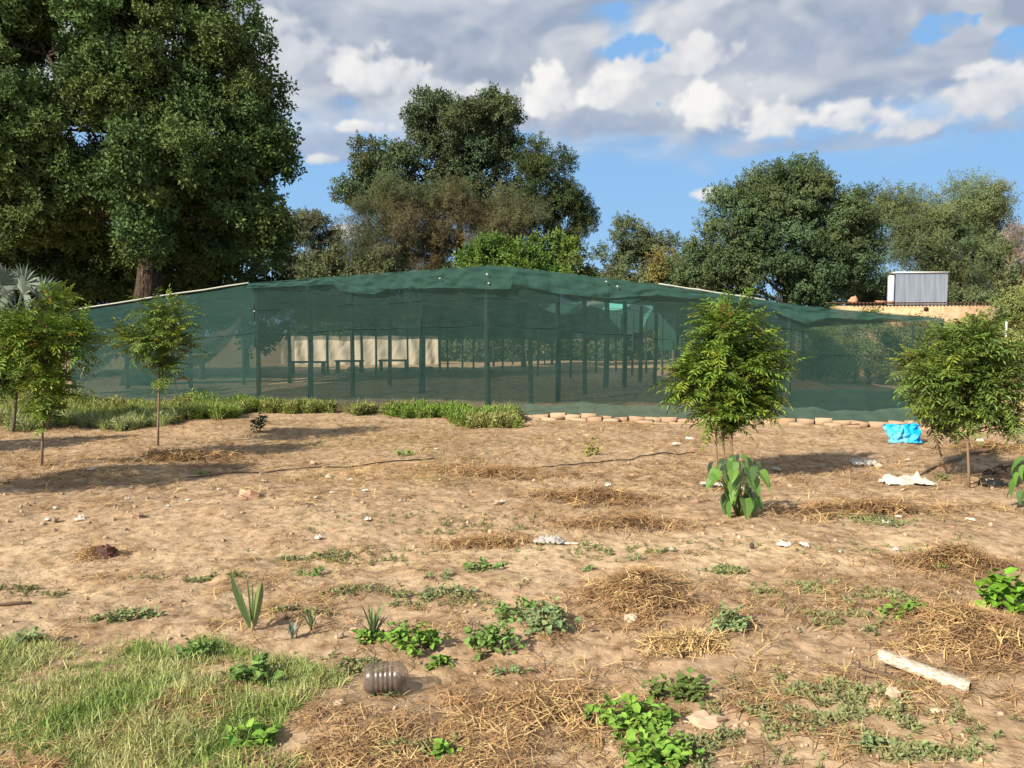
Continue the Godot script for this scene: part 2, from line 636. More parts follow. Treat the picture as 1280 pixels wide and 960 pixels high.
func net_mat(key: String, c: Color, alpha: float) -> StandardMaterial3D:
	if mats.has(key):
		return mats[key]
	var m := StandardMaterial3D.new()
	m.resource_name = key
	m.albedo_color = Color(c.r, c.g, c.b, alpha)
	m.transparency = BaseMaterial3D.TRANSPARENCY_ALPHA
	m.cull_mode = BaseMaterial3D.CULL_DISABLED
	m.roughness = 0.75
	m.metallic_specular = 0.3
	m.albedo_texture = noise_tex(0.02, 5, [[0.0, Color(0.82, 0.85, 0.86, 0.93)], [0.5, Color(0.95, 0.96, 0.96, 0.98)], [1.0, Color(1, 1, 1, 1)]], 71, 512)
	m.uv1_triplanar = true
	m.uv1_world_triplanar = true
	m.uv1_scale = Vector3(0.25, 0.9, 0.25)
	mats[key] = m
	return m

func build_shade_house() -> void:
	for t in tops:
		var u := front_u(t[0])
		var p := WA.lerp(WB, u)
		top_u.append(u)
		top_h.append(V(t[0], t[1], -p.y).y)
	var root := thing("shade_house", "wide green shade net house on dark poles with a low gabled top", "shade house")
	var net := net_mat("shade net", lin(0.036, 0.086, 0.073), 0.44)
	var roof_net := net_mat("roof net", lin(0.022, 0.072, 0.060), 0.90)
	var flap_net := net_mat("doubled net", lin(0.045, 0.125, 0.10), 0.46)
	var dusty := net_mat("dusty net", lin(0.070, 0.115, 0.086), 0.74)
	var dense := net_mat("dense net", lin(0.032, 0.086, 0.073), 0.62)
	var pole := mat("pole", lin(0.03, 0.032, 0.026), 0.9)
	var u0 := front_u(88.0)
	var u1 := front_u(1178.0)
	# the front, one net panel from pole to pole
	var cuts := [88.0, 200.0, 319.0, 441.0, 527.0, 609.0, 697.0, 780.0, 870.0, 988.0, 1085.0, 1178.0]
	for i in cuts.size() - 1:
		var a := front_u(cuts[i])
		var b := front_u(cuts[i + 1])
		var ph := rr(0, 6)
		part("net_panel", sheet(14, 14, func(s: float, t: float) -> Vector3:
			var u := lerpf(a, b, s)
			var h := top_at(u) - 0.01
			var sag := sin(s * PI) * 0.05 * sin(t * PI) + 0.012 * sin(t * 21.0 + ph + s * 3.0) + 0.02 * n_mid.get_noise_2d(u * 30.0, t * 2.0)
			return wp(u, sag, lerpf(-0.02, h, t))), dense if cuts[i] < 310.0 else net, root)
	# doubled flap folded over the top wire, hanging at uneven depth
	var lower := [[313, 8], [420, 12], [430, 24], [470, 32], [500, 26], [560, 30], [608, 36], [640, 34], [642, 26], [700, 32], [760, 30], [820, 16], [960, 9], [975, 18], [1010, 26], [1030, 14], [1178, 6]]
	for i in lower.size() - 1:
		var a := front_u(lower[i][0])
		var b := front_u(lower[i + 1][0])
		var l0: float = lower[i][1]
		var l1: float = lower[i + 1][1]
		var n := maxi(3, int((lower[i + 1][0] - lower[i][0]) / 2.5))
		part("net_flap", sheet(n, 10, func(s: float, t: float) -> Vector3:
			var u := lerpf(a, b, s)
			var drop := lerpf(l0, l1, s) / 80.0
			var q := t * drop
			return wp(u, -0.05 - 0.05 * t + 0.05 * n_fine.get_noise_2d(u * 7.0, t * 0.5) + 0.05 * n_mid.get_noise_2d(u * 26.0, t * 1.2), top_at(u) + 0.015 - q - 0.02 * absf(n_mid.get_noise_2d(u * 18.0, 3.0)) * t)), flap_net, root)
	# roof bays over the ridge; an opening added at the back lets sun onto the teal sheet
	var ribs := [u0, front_u(200.0), front_u(319.0), front_u(441.0), front_u(609.0), front_u(780.0), front_u(988.0), u1]
	for i in ribs.size() - 1:
		for j in 5:
			if i == 4 and j >= 3:
				continue
			var a: float = ribs[i]
			var b: float = ribs[i + 1]
			part("roof_net", sheet(8, 8, func(s: float, t: float) -> Vector3:
				var u := lerpf(a, b, s)
				return wp(u, (j + t) * LENGTH / 5.0, top_at(u) - 0.14 * sin(s * PI) * sin(t * PI))), roof_net, root)
	# side walls and the rolled-up back
	for side in 2:
		var u: float = u0 if side == 0 else u1
		for j in 4:
			part("side_net", sheet(8, 8, func(s: float, t: float) -> Vector3:
				return wp(u + 0.003 * sin(s * PI), (j + s) * LENGTH / 4.0, lerpf(1.38 + 0.04 * sin(s * 5.0) if side == 0 and j >= 2 else 0.0, top_at(u), t))), dense if side == 0 else net, root)
	for i in ribs.size() - 1:
		var a: float = ribs[i]
		var b: float = ribs[i + 1]
		var low: float = 1.36 if i < 4 else (1.9 if i == 4 else 0.9)
		part("back_net", sheet(8, 8, func(s: float, t: float) -> Vector3:
			var u := lerpf(a, b, s)
			var h := top_at(u)
			return wp(u, LENGTH + 0.03 * sin(s * 9.0), lerpf(minf(low, h - 0.2) + 0.06 * sin(s * PI) - (0.5 * absf(sin(u * 9.0)) if i == 4 else 0.0), h, t))), roof_net, root)
	# the net's foot: a dusty skirt laid forward over the bank, and a doubled strip by the east end
	for seg in [[640.0, 730.0], [730.0, 850.0], [850.0, 985.0], [985.0, 1085.0], [1085.0, 1180.0]]:
		var a := front_u(seg[0])
		var b := front_u(seg[1])
		part("net_skirt", sheet(26, 7, func(s: float, t: float) -> Vector3:
			var u := lerpf(a, b, s)
			var q := n_mid.get_noise_2d(u * 40.0, t * 1.5)
			return wp(u, -0.03 - 0.36 * t, 0.24 * (1.0 - t) * (1.0 - t * 0.3) + 0.03 + 0.04 * q + 0.03 * sin(u * 60.0 + t * 3.0) * (1.0 - t))), dusty, root)
	var ka := front_u(990.0)
	var kb := front_u(1176.0)
	part("net_strip", sheet(30, 4, func(s: float, t: float) -> Vector3:
		var u := lerpf(ka, kb, s)
		return wp(u, 0.05, lerpf(0.05, 0.61 + 0.03 * n_mid.get_noise_2d(u * 30.0, 8.0) * 2.0, t))), net_mat("thick net", lin(0.022, 0.062, 0.05), 0.8), root)
	# poles: the front row and those inside, each from its foot up to the net
	var feet := []
	for px in [88.0, 319.0, 609.0, 988.0, 1178.0]:
		var u := front_u(px)
		feet.append([wp(u, 0.10, 0.0), 0.06 if px != 609.0 else 0.075, top_at(u)])
	for q in [[160, 486, .07], [239, 489, .07], [388, 498, .085], [441, 494, .075], [487, 482, .08], [527, 492, .115], [362, 478, .08], [410, 468, .07], [453, 467, .075], [305, 480, .06],
			[550, 466, .07], [560, 464, .06], [578, 460, .06], [592, 463, .06], [664, 504, .075], [697, 501, .09], [731, 492, .085], [757, 486, .11], [780, 484, .1], [800, 478, .09], [818, 480, .08], [837, 457, .07], [852, 470, .08], [868, 474, .07],
			[617, 458, .08], [641, 456, .06], [681, 456, .05], [690, 455, .1], [975, 498, .07], [981, 490, .055], [1003, 478, .05], [1136, 500, .03], [713, 472, .06], [745, 466, .06], [770, 464, .055], [790, 469, .06], [808, 466, .06], [828, 469, .06], [845, 481, .06], [860, 463, .055], [672, 471, .06], [655, 463, .05], [628, 466, .05], [510, 470, .05], [470, 472, .055]]:
		var p := G(q[0], q[1])
		var hu := house_uv(p)
		feet.append([p, q[2], top_at(clampf(hu.x, u0, u1)) if hu.y < LENGTH else 2.2])
	for f in feet:
		var p: Vector3 = f[0]
		p.y = -0.05
		part("pole", tube_mesh(bend(Vector3.ZERO, Vector3(rr(-0.04, 0.04), f[2] - 0.02, rr(-0.04, 0.04)), 4, 0.025), taper(f[1] * 0.8, f[1] * 0.68, 4), 8, 0.05), pole, root, p)
	# rafters under the roof net along the ridge and the cross wires
	for u in [front_u(319.0), front_u(609.0), front_u(988.0)]:
		part("ridge_wire", tube_mesh([wp(u, 0.05, top_at(u) - 0.03), wp(u, LENGTH, top_at(u) - 0.03)], [0.02, 0.02], 5), pole, root)
	# wires and stitched seams run along the front
	for hgt in [[0.62, 0.004], [0.80, 0.004]]:
		for i in cuts.size() - 1:
			var wpts := []
			for k in 7:
				var u := front_u(lerpf(cuts[i], cuts[i + 1], k / 6.0))
				wpts.append(wp(u, -0.015 + 0.05 * sin(k / 6.0 * PI), top_at(u) * hgt[0] - 0.03 * sin(k / 6.0 * PI)))
			part("wire", tube_mesh(wpts, taper(hgt[1], hgt[1], 6), 5), mat("green wire", lin(0.02, 0.05, 0.042), 0.7), root)
	# the pale tape along the bare ends of the top edge
	var tape := mat("pale tape", lin(0.42, 0.42, 0.36), 0.7)
	for seg in [[92.0, 314.0], [822.0, 955.0]]:
		var pts := []
		for i in 9:
			var u := front_u(lerpf(seg[0], seg[1], i / 8.0))
			pts.append(wp(u, -0.03, top_at(u) + 0.02 + rr(-0.006, 0.006)))
		part("edge_tape", tube_mesh(pts, taper(0.017, 0.017, 8), 6), tape, root)
	# small white ties
	for q in [[318, 389], [609, 343], [611, 354], [550, 348], [758, 352], [772, 358]]:
		var u := front_u(q[0])
		part("tie", lump(Vector3(0.022, 0.02, 0.018), 0.3, 6, 4), mat("tie white", lin(0.45, 0.46, 0.43), 0.6), root, V(q[0], q[1], -wp(u, -0.14, 0).z))

	# things that hang inside
	var cream := mat("cream cloth", lin(0.62, 0.55, 0.42), 0.9, false, 0.5)
	var swag := [[[100, 480], [128, 462], [156, 431]], [[156, 431], [185, 455], [222, 464], [258, 455], [284, 432], [301, 406]]]
	for k in 2:
		var e: Array = swag[k]
		var t := thing("hanging_cloth", ["cream cloth hanging in a swag inside the net beside the saplings", "wide cream cloth sagging between poles inside the net behind a sapling"][k], "cloth", Vector3(0, 0, 0))
		part("cloth", sheet(24, 6, func(s: float, t2: float) -> Vector3:
			var q: float = s * (e.size() - 1)
			var i := mini(int(q), e.size() - 2)
			var px := lerpf(e[i][0], e[i + 1][0], q - i)
			var py := lerpf(e[i][1], e[i + 1][1], q - i)
			var band := 10.0 + 22.0 * sin(s * PI) + 3.0 * sin(s * 13.0)
			var d := 19.2 + (px - 100.0) * 0.018
			return V(px, py - band * t2, d + 0.12 * sin(t2 * 7.0 + s * 5.0))), cream, t)
	var teal := mat("net sheet painted sunlit", lin(0.12, 0.42, 0.36), 0.7, false, 0.6)  # sunlit look put into the colour, brighter than the other nets
	var t3 := thing("torn_sheet", "teal sheet of torn net hanging under the roof inside, its colour brightened to look sunlit", "torn sheet")
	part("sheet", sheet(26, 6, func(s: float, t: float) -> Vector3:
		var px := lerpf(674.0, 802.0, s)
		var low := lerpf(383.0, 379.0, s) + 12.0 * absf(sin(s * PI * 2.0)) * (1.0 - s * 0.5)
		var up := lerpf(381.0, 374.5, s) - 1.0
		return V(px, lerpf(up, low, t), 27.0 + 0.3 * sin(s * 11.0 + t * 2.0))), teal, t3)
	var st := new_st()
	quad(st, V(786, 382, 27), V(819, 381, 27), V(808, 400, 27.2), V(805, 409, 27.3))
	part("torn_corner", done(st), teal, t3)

func build_beyond() -> void:
	# the sunlit canvas screen behind, the benches in front of it
	var canvas := mat("canvas", lin(0.50, 0.44, 0.34), 0.9)
	var c := thing("canvas_screen", "long cream canvas screen standing in the sun behind the shade house", "screen")
	for seg in [[352.0, 385.0], [385.0, 425.0], [425.0, 470.0], [470.0, 515.0], [515.0, 548.0]]:
		part("canvas_panel", sheet(16, 8, func(s: float, t: float) -> Vector3:
			var px := lerpf(seg[0], seg[1], s) - 0.2
			var p := V(px, 457.0, 41.5)
			return Vector3(p.x, lerpf(0.0, 1.52 + 0.05 * sin(s * PI), t), p.z + 0.09 * sin(s * 12.0 + t * 2.0) + 0.08 * n_mid.get_noise_2d(px, t * 3.0))), canvas, c)
	var wood := mat("bench wood", lin(0.10, 0.08, 0.055), 0.85)
	for q in [[385.0, 468.0, 44.0], [437.0, 466.0, 34.0], [492.0, 465.0, 36.0]]:
		var p := G(q[0], q[1])
		var b := thing("low_bench", "low dark bench in front of the cream canvas screen", "bench", p, 0.0, "low benches by the canvas screen")
		var w: float = q[2] / F * -p.z
		var st := new_st()
		box(st, Vector3(0, 0.50, 0), Vector3(w, 0.07, 0.5))
		part("seat", done(st), wood, b)
		for sx in [-1, 1]:
			for sz in [-1, 1]:
				var s2 := new_st()
				box(s2, Vector3(sx * (w * 0.5 - 0.08), 0.23, sz * 0.18), Vector3(0.08, 0.47, 0.08))
				part("leg", done(s2), wood, b)
	var stone := mat("pale rubble", lin(0.50, 0.39, 0.26), 0.95)
	for i in 16:
		var p := G(rr(420, 560), rr(462, 469))
		var s := rr(0.12, 0.32)
		var o := part("rubble_stone", lump(Vector3(s, s * 0.55, s * 0.8), 0.35, 8, 5), stone, self, p + Vector3(0, s * 0.2, 0))
		o.name = numbered("rubble_stone")
		tag(o, "pale rubble stone lying in the sun behind the net", "stone", "rubble behind the net")

	# the small peach house and the tank behind it
	var peach := mat("peach plaster", lin(0.60, 0.415, 0.26), 0.9)
	peach.albedo_texture = noise_tex(0.015, 5, [[0.0, Color(0.66, 0.62, 0.56)], [0.4, Color(0.92, 0.90, 0.86)], [0.7, Color(1, 1, 1)], [1.0, Color(1, 0.97, 0.86)]], 81, 512)
	peach.uv1_triplanar = true
	peach.uv1_world_triplanar = true
	peach.uv1_scale = Vector3(0.35, 0.35, 0.35)
	var hd := 30.0
	var l := V(1064, 400, hd)
	var r := V(1245, 400, hd)
	var th := V(1150, 380.5, hd).y
	var h := thing("plastered_house", "small peach plastered house with a rusty corrugated roof edge", "house", Vector3((l.x + r.x) * 0.5, 0, -hd))
	var hw := (r.x - l.x)
	var st := new_st()
	box(st, Vector3(0, th * 0.5, -1.0), Vector3(hw, th, 2.0))
	part("wall", done(st), peach, h)
	var rust := mat("rusty sheet", lin(0.13, 0.07, 0.045), 0.7)
	rust.metallic = 0.3
	for k in 6:
		var xa := -hw * 0.5 - 0.12 + k * (hw + 0.24) / 6.0
		var xw := (hw + 0.24) / 6.0
		part("roof_sheet", sheet(42, 3, func(s: float, t: float) -> Vector3:
			return Vector3(xa + s * xw, th + 0.045 + 0.03 * sin(s * 42.0 / 6.0 * TAU) + 0.10 * t + 0.004 * k, 0.12 - t * 2.3)), rust, h)
	var vst := new_st()
	box(vst, Vector3(V(1157, 387, hd).x - h.position.x, V(1157, 386, hd).y, 0.02), Vector3(0.15, 0.13, 0.05))
	part("vent", done(vst), mat("vent dark", lin(0.05, 0.03, 0.02), 0.9), h)
	var brick := mat("red stone", lin(0.36, 0.17, 0.10), 0.9)
	for q in [[1066, 375, 0.19, 0.15, "large orange stone on the end of the house roof"], [1100, 379, 0.20, 0.07, "low reddish stone resting on the corrugated roof by the tree"], [1113, 379.5, 0.16, 0.06, "low reddish stone resting on the corrugated roof by the tree"]]:
		var p := V(q[0], q[1], hd + 0.35)
		p.y = th + 0.06 + q[3] * 0.6
		var o := part("roof_stone", lump(Vector3(q[2], q[3], 0.2), 0.6, 10, 7), brick if q[3] < 0.1 else mat("orange stone", lin(0.50, 0.26, 0.15), 0.9), self, p)
		o.name = numbered("roof_stone")
		tag(o, q[4], "stone", "stones on the roof" if q[3] < 0.1 else "")
	var zinc := mat("zinc", lin(0.50, 0.54, 0.58), 0.45)
	zinc.metallic = 0.55
	zinc.albedo_texture = noise_tex(0.01, 4, [[0.0, Color(0.80, 0.82, 0.85)], [1.0, Color(1, 1, 1)]], 91, 256)
	zinc.uv1_triplanar = true
	zinc.uv1_scale = Vector3(1.4, 0.12, 1.4)
	var td := 36.0
	var ta := V(1120, 341, td)
	var tb := V(1185, 341, td)
	var tank := thing("metal_shed", "pale grey sheet metal shed rising behind the peach house roof", "shed", Vector3((ta.x + tb.x) * 0.5, 0, -td))
	var tw := tb.x - ta.x
	for k in 4:
		part("metal_sheet", sheet(18, 1, func(s: float, t: float) -> Vector3:
			return Vector3(-tw * 0.5 + (k + s) * tw / 4.0, ta.y * t, 0.003 * sin(s * TAU * 6.0) + 0.003 * k)), zinc, tank)
	var s4 := new_st()
	box(s4, Vector3(0.1, ta.y * 0.5 - 0.02, -0.45), Vector3(tw - 0.3, ta.y - 0.06, 0.84))
	part("shed_body", done(s4), zinc, tank)
	var s5 := new_st()
	box(s5, Vector3(0.0, ta.y + 0.02, -0.4), Vector3(tw + 0.06, 0.05, 0.95))
	part("roof", done(s5), mat("white edge", lin(0.72, 0.73, 0.72), 0.5), tank)
	var s6 := new_st()
	box(s6, Vector3(-tw * 0.5 - 0.13, ta.y * 0.49, -0.2), Vector3(0.22, ta.y * 0.97, 0.2))
	part("side_panel", done(s6), mat("pale sheet", lin(0.6, 0.6, 0.6), 0.6), tank)
	for q in [[1258, 402, 440, 21.0, "slim white post among the shrubs beside the peach house"], [1267, 372, 408, 33.0, "thin pale post standing behind the shrubs"]]:
		var p := V(q[0], q[1], q[3])
		var o := part("white_post", tube_mesh([Vector3.ZERO, Vector3(0, p.y, 0)], [0.03, 0.028], 6), mat("post white", lin(0.62, 0.60, 0.54), 0.7), self, Vector3(p.x, 0, p.z))
		o.name = numbered("white_post")
		tag(o, q[4], "post")

	# mud bricks edging the foot of the net
	var edging := thing("brick_edging", "uneven row of pale mud bricks along the foot of the net", "brick edging")
	var bmats := [mat("mud brick", lin(0.37, 0.265, 0.17), 0.95), mat("mud brick pale", lin(0.42, 0.305, 0.20), 0.95), mat("mud brick red", lin(0.36, 0.235, 0.15), 0.95)]
	var shapes := []
	for i in 6:
		var bst := new_st()
		var v := []
		for k in 8:
			v.append(Vector3((0.135 if k & 1 else -0.135) + rr(-0.018, 0.018), (0.06 if k & 2 else -0.06) + rr(-0.014, 0.014), (0.065 if k & 4 else -0.065) + rr(-0.012, 0.012)))
		quad(bst, v[4], v[6], v[7], v[5]); quad(bst, v[1], v[3], v[2], v[0])
		quad(bst, v[0], v[2], v[6], v[4]); quad(bst, v[5], v[7], v[3], v[1])
		quad(bst, v[2], v[3], v[7], v[6]); quad(bst, v[0], v[4], v[5], v[1])
		shapes.append(done(bst))
	var ua := front_u(646.0)
	var ub := front_u(1276.0)
	var n := int(wp(ua, 0, 0).distance_to(wp(ub, 0, 0)) / 0.285)
	for row in 2:
		for i in n:
			if rng.randf() < (0.06 if row == 0 else 0.25):
				continue
			var u := lerpf(ua, ub, (i + 0.5 * row + rr(-0.06, 0.06)) / n)
			var p := wp(u, -0.46 - row * 0.16 + rr(-0.03, 0.03), 0)
			p.y = ht(p.x, p.z) + (0.035 if row == 0 else -0.02) + rr(-0.015, 0.015)
			part("brick", shapes[i % 6], bmats[rng.randi() % 3], edging, p, Basis.from_euler(Vector3(rr(-0.12, 0.12), -0.22 + rr(-0.15, 0.15) + (PI if rng.randf() < 0.5 else 0.0), rr(-0.08, 0.08))))

# ---------------------------------------------------------------- trees
var leaf_meshes := {}

func foliage_mat(key: String, rough := 0.55) -> StandardMaterial3D:
	var m := mat("foliage " + key, Color.WHITE, rough, true, 0.5)
	m.metallic_specular = 0.22
	return m

func tree(called: String, label: String, group: String, px: float, d: float, trunk_r: float, fork: float, ells: Array, o: Dictionary) -> Node3D:
	var base := V(px, 420, d)
	base.y = 0.0
	var root := thing(called, label, o.get("cat", "tree"), base, 0.0, group)
	var bark: StandardMaterial3D = o.get("bark", mat("bark", lin(0.11, 0.085, 0.062), 0.95))
	var where := []
	var cols := PackedColorArray()
	var top := 0.0
	var cr: float = o.get("clump", 0.6)
	var per: int = o.get("per", 40)
	var dens: float = o.get("dens", 2.2)
	var sc: float = o.get("leaf", 1.0)
	var limbs := []
	for e in ells:
		var dd: float = d + (e[6] if e.size() > 6 else 0.0)
		var c := V(e[0], e[1], dd) - base
		var rx: float = e[2] * dd / F
		var ry: float = e[3] * dd / F
		var rz: float = (rx + ry) * 0.5 * o.get("deep", 0.9)
		top = maxf(top, c.y + ry * 0.5)
		var n := int(dens * (rx * ry + rx * rz + ry * rz) / (3.0 * cr * cr) * (e[5] if e.size() > 5 else 1.0)) + 2
		limbs.append([c, rx, ry])
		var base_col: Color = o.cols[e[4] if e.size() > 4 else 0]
		for i in n:
			var q := rdir()
			var rad := pow(rr(0.12, 1.0), 0.4)
			var cc := c + Vector3(q.x * rx, q.y * ry, q.z * rz) * rad
			if cc.y < 0.25:
				cc.y = rr(0.25, 0.6)
			var r := cr * rr(0.55, 1.35)
			var b := rr(0.72, 1.28)
			var warm := rr(-0.12, 0.16)
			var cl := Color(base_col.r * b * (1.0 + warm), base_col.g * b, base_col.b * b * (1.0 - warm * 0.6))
			if i % 5 == 0 and o.get("twigs", true):
				limbs.append([cc, -1.0, c])
			var k := int(per * r * r / (cr * cr))
			for j in k:
				var s := rdir()
				var rad2 := pow(rng.randf(), 0.45) * r
				var p := cc + Vector3(s.x, s.y * 0.72, s.z) * rad2
				if p.y < 0.06:
					continue
				var grow := (s * 0.9 + Vector3(0, o.get("rise", 0.35), 0) + rdir() * 0.5).normalized()
				where.append(Transform3D(aim(grow, rr(0, TAU)).scaled(Vector3.ONE * sc * rr(0.75, 1.25)), p))
				var v := rr(0.85, 1.15)
				cols.append(Color(cl.r * v, cl.g * v, cl.b * v))
	# trunk with its limbs
	var lead := Vector3(rr(-0.3, 0.3), maxf(top * 0.8, fork + 0.5), rr(-0.3, 0.3))
	if trunk_r > 0.0:
		var n := 9
		var pts := bend(Vector3(0, -0.1, 0), lead, n, trunk_r * 0.8)
		var rad := []
		for i in n + 1:
			rad.append(trunk_r * (1.0 - 0.8 * i / n) * (1.25 if i == 0 else 1.0))
		part("trunk", tube_mesh(pts, rad, 10, 0.08), bark, root)
		for lm in limbs:
			if lm[1] >= 0.0 and lm[0].y > fork * 0.9:
				var hit: float = clampf(lm[0].y * 0.62, fork, lead.y)
				var a := Vector3.ZERO.lerp(lead, hit / lead.y)
				part("limb", tube_mesh(bend(a, lm[0], 5, 0.25, 0.1), taper(trunk_r * 0.26, trunk_r * 0.08, 5), 7, 0.08), bark, root)
		var st := new_st()
		st.set_smooth_group(0)
		var any := false
		for lm in limbs:
			if lm[1] < 0.0:
				any = true
				tube(st, bend(lm[2], lm[0], 3, 0.15), taper(trunk_r * 0.13, 0.012, 3), 5)
		if any:
			var tw := part("twigs", done(st), bark, root)
			tw.set_meta("kind", "stuff")
	many("crown", o.mesh, o.mat, root, where, cols)
	return root

func rough_bark() -> StandardMaterial3D:
	var m := mat("bark brown", lin(0.13, 0.095, 0.07), 0.95)
	m.albedo_texture = noise_tex(0.03, 6, [[0.0, Color(0.35, 0.32, 0.30)], [0.45, Color(0.72, 0.70, 0.68)], [1.0, Color(1, 1, 1)]], 121, 256)
	m.heightmap_enabled = true
	m.heightmap_texture = noise_tex(0.03, 5, [], 122, 256)
	m.heightmap_scale = 9.0
	m.uv1_triplanar = true
	m.uv1_scale = Vector3(1.3, 0.35, 1.3)
	return m

func build_trees() -> void:
	rng.seed = 777
	var broad := sprig(16, 0.30, 0.15, 0.075)
	var small := sprig(20, 0.30, 0.10, 0.045)
	var fine := sprig(26, 0.42, 0.13, 0.022, 0.35)
	var shrub := sprig(14, 0.24, 0.13, 0.07)
	leaf_meshes = {"broad": broad, "small": small, "fine": fine, "shrub": shrub}
	var fm := foliage_mat("broad", 0.5)
	var fs := foliage_mat("small", 0.6)
	# the great tree behind the west end
	tree("shade_tree", "huge dark green broadleaf tree with a thick brown trunk", "", 175, 24.0, 0.50, 5.2, [
		[60, 70, 95, 80, 0], [185, 50, 95, 75, 0], [285, 85, 62, 62, 0], [318, 165, 36, 60, 1], [335, 215, 24, 50, 1, 0.8], [255, 180, 75, 60, 0], [140, 165, 85, 62, 0], [20, 190, 70, 80, 0],
		[300, 255, 60, 45, 1], [225, 250, 62, 40, 0], [75, 235, 62, 42, 0], [20, 275, 45, 40, 0], [180, 292, 16, 22, 0, 1.3, -1.2], [-90, 90, 110, 130, 0], [-110, 240, 80, 60, 0], [120, -25, 150, 45, 0], [260, 5, 70, 40, 0],
		[340, 290, 30, 30, 1], [165, 225, 40, 32, 0, 1.0, -1.8], [200, 190, 45, 40, 0, 1.0, -2.0], [255, 300, 40, 26, 1, 0.8, 1.5], [110, 290, 40, 22, 1, 0.6, 2.0]],
		{"mesh": broad, "mat": fm, "cols": [Color(0.118, 0.175, 0.058), Color(0.118, 0.175, 0.058)], "clump": 0.55, "per": 42, "dens": 3.0, "bark": rough_bark()})
	# the trees in the middle
	tree("tall_tree", "tall dark evergreen tree with a rough round head behind the shade house", "", 570, 52.0, 0.45, 3.0, [
		[575, 170, 62, 55, 0], [540, 145, 30, 36, 0], [620, 165, 32, 42, 0], [480, 225, 42, 40, 0], [530, 225, 55, 45, 0], [590, 235, 50, 45, 0], [462, 195, 18, 22, 0, 0.8], [625, 135, 22, 18, 0, 0.8], [450, 240, 22, 28, 0]],
		{"mesh": broad, "mat": fm, "cols": [Color(0.112, 0.152, 0.076)], "clump": 0.75, "per": 34, "dens": 2.6, "leaf": 1.3})
	tree("round_tree", "dark rounded tree leaning beside the tall evergreen", "", 690, 51.0, 0.3, 2.0, [
		[690, 235, 42, 42, 0], [665, 205, 25, 28, 0, 0.7], [712, 262, 28, 38, 0], [672, 270, 35, 32, 0], [725, 285, 16, 14, 0, 0.7], [640, 262, 26, 26, 0]],
		{"mesh": small, "mat": fs, "cols": [Color(0.081, 0.116, 0.046)], "clump": 0.6, "per": 34, "dens": 2.6, "leaf": 1.3})
	tree("dry_tree", "brown half dry tangle of branches below the tall evergreen", "", 500, 48.0, 0.22, 1.2, [
		[470, 290, 38, 42, 1], [520, 290, 45, 45, 0], [560, 275, 38, 40, 0], [600, 280, 34, 30, 0], [640, 270, 36, 28, 1], [480, 255, 38, 30, 2], [455, 320, 24, 30, 2], [510, 330, 50, 22, 0], [620, 300, 40, 26, 1], [560, 245, 34, 20, 2]],
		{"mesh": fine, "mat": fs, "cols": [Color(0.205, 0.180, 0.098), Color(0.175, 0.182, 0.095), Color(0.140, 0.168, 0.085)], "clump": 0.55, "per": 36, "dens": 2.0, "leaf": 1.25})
	tree("bright_bush", "bright green leafy bush rising above the ridge of the net", "", 655, 38.5, 0.12, 0.8, [
		[610, 322, 32, 22, 0], [650, 318, 32, 24, 0], [690, 325, 36, 26, 0], [650, 345, 80, 24, 0], [720, 335, 26, 20, 1], [650, 385, 90, 40, 1, 0.6]],
		{"cat": "bush", "mesh": shrub, "mat": fm, "cols": [Color(0.130, 0.215, 0.045), Color(0.130, 0.180, 0.060)], "clump": 0.5, "per": 34, "dens": 2.3, "leaf": 1.2})
	tree("grey_tree", "small grey green tree with an airy crown showing above the roof line", "", 795, 50.0, 0.2, 1.5, [
		[790, 300, 34, 26, 0], [775, 320, 28, 26, 0], [815, 315, 24, 26, 0], [795, 345, 46, 26, 0], [790, 390, 50, 40, 0, 0.6]],
		{"mesh": small, "mat": fs, "cols": [Color(0.161, 0.203, 0.105)], "clump": 0.6, "per": 30, "dens": 1.9, "leaf": 1.5})
	tree("yellow_shrub", "yellowish shrub between the grey tree and the broad round tree", "", 842, 42.0, 0.1, 0.8, [
		[838, 335, 20, 20, 0], [858, 345, 24, 22, 0], [845, 385, 40, 36, 1, 0.6]],
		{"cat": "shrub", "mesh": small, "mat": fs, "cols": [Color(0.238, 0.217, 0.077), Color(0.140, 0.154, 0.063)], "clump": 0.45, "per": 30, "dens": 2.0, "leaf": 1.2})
	tree("spreading_tree", "broad rounded green tree spreading over the east end of the net", "", 985, 37.0, 0.38, 2.0, [
		[985, 248, 62, 42, 0], [930, 275, 55, 42, 0], [1040, 275, 55, 42, 0], [985, 300, 75, 50, 0], [905, 320, 48, 36, 0], [1065, 320, 42, 40, 1], [975, 345, 80, 32, 1], [880, 335, 40, 28, 0], [950, 222, 20, 14, 0, 0.7], [1000, 220, 22, 14, 0, 0.6], [1030, 350, 60, 26, 1], [975, 395, 120, 30, 1, 0.6]],
		{"mesh": small, "mat": fs, "cols": [Color(0.118, 0.172, 0.080), Color(0.112, 0.162, 0.074)], "clump": 0.55, "per": 38, "dens": 2.5, "leaf": 1.25})
	tree("feathery_tree", "pale olive feathery tree with drooping sprays behind the metal shed", "", 1195, 46.0, 0.35, 2.0, [
		[1150, 268, 34, 26, 0], [1205, 258, 46, 34, 0], [1235, 285, 32, 40, 0], [1160, 305, 50, 36, 0], [1215, 320, 48, 40, 0], [1250, 335, 26, 34, 0], [1125, 270, 24, 26, 0], [1190, 360, 70, 36, 1], [1100, 262, 20, 18, 0, 0.8], [1200, 400, 90, 36, 1, 0.6]],
		{"mesh": fine, "mat": fs, "cols": [Color(0.180, 0.228, 0.110), Color(0.155, 0.190, 0.090)], "clump": 0.65, "per": 36, "dens": 2.3, "leaf": 1.5, "rise": -0.25})
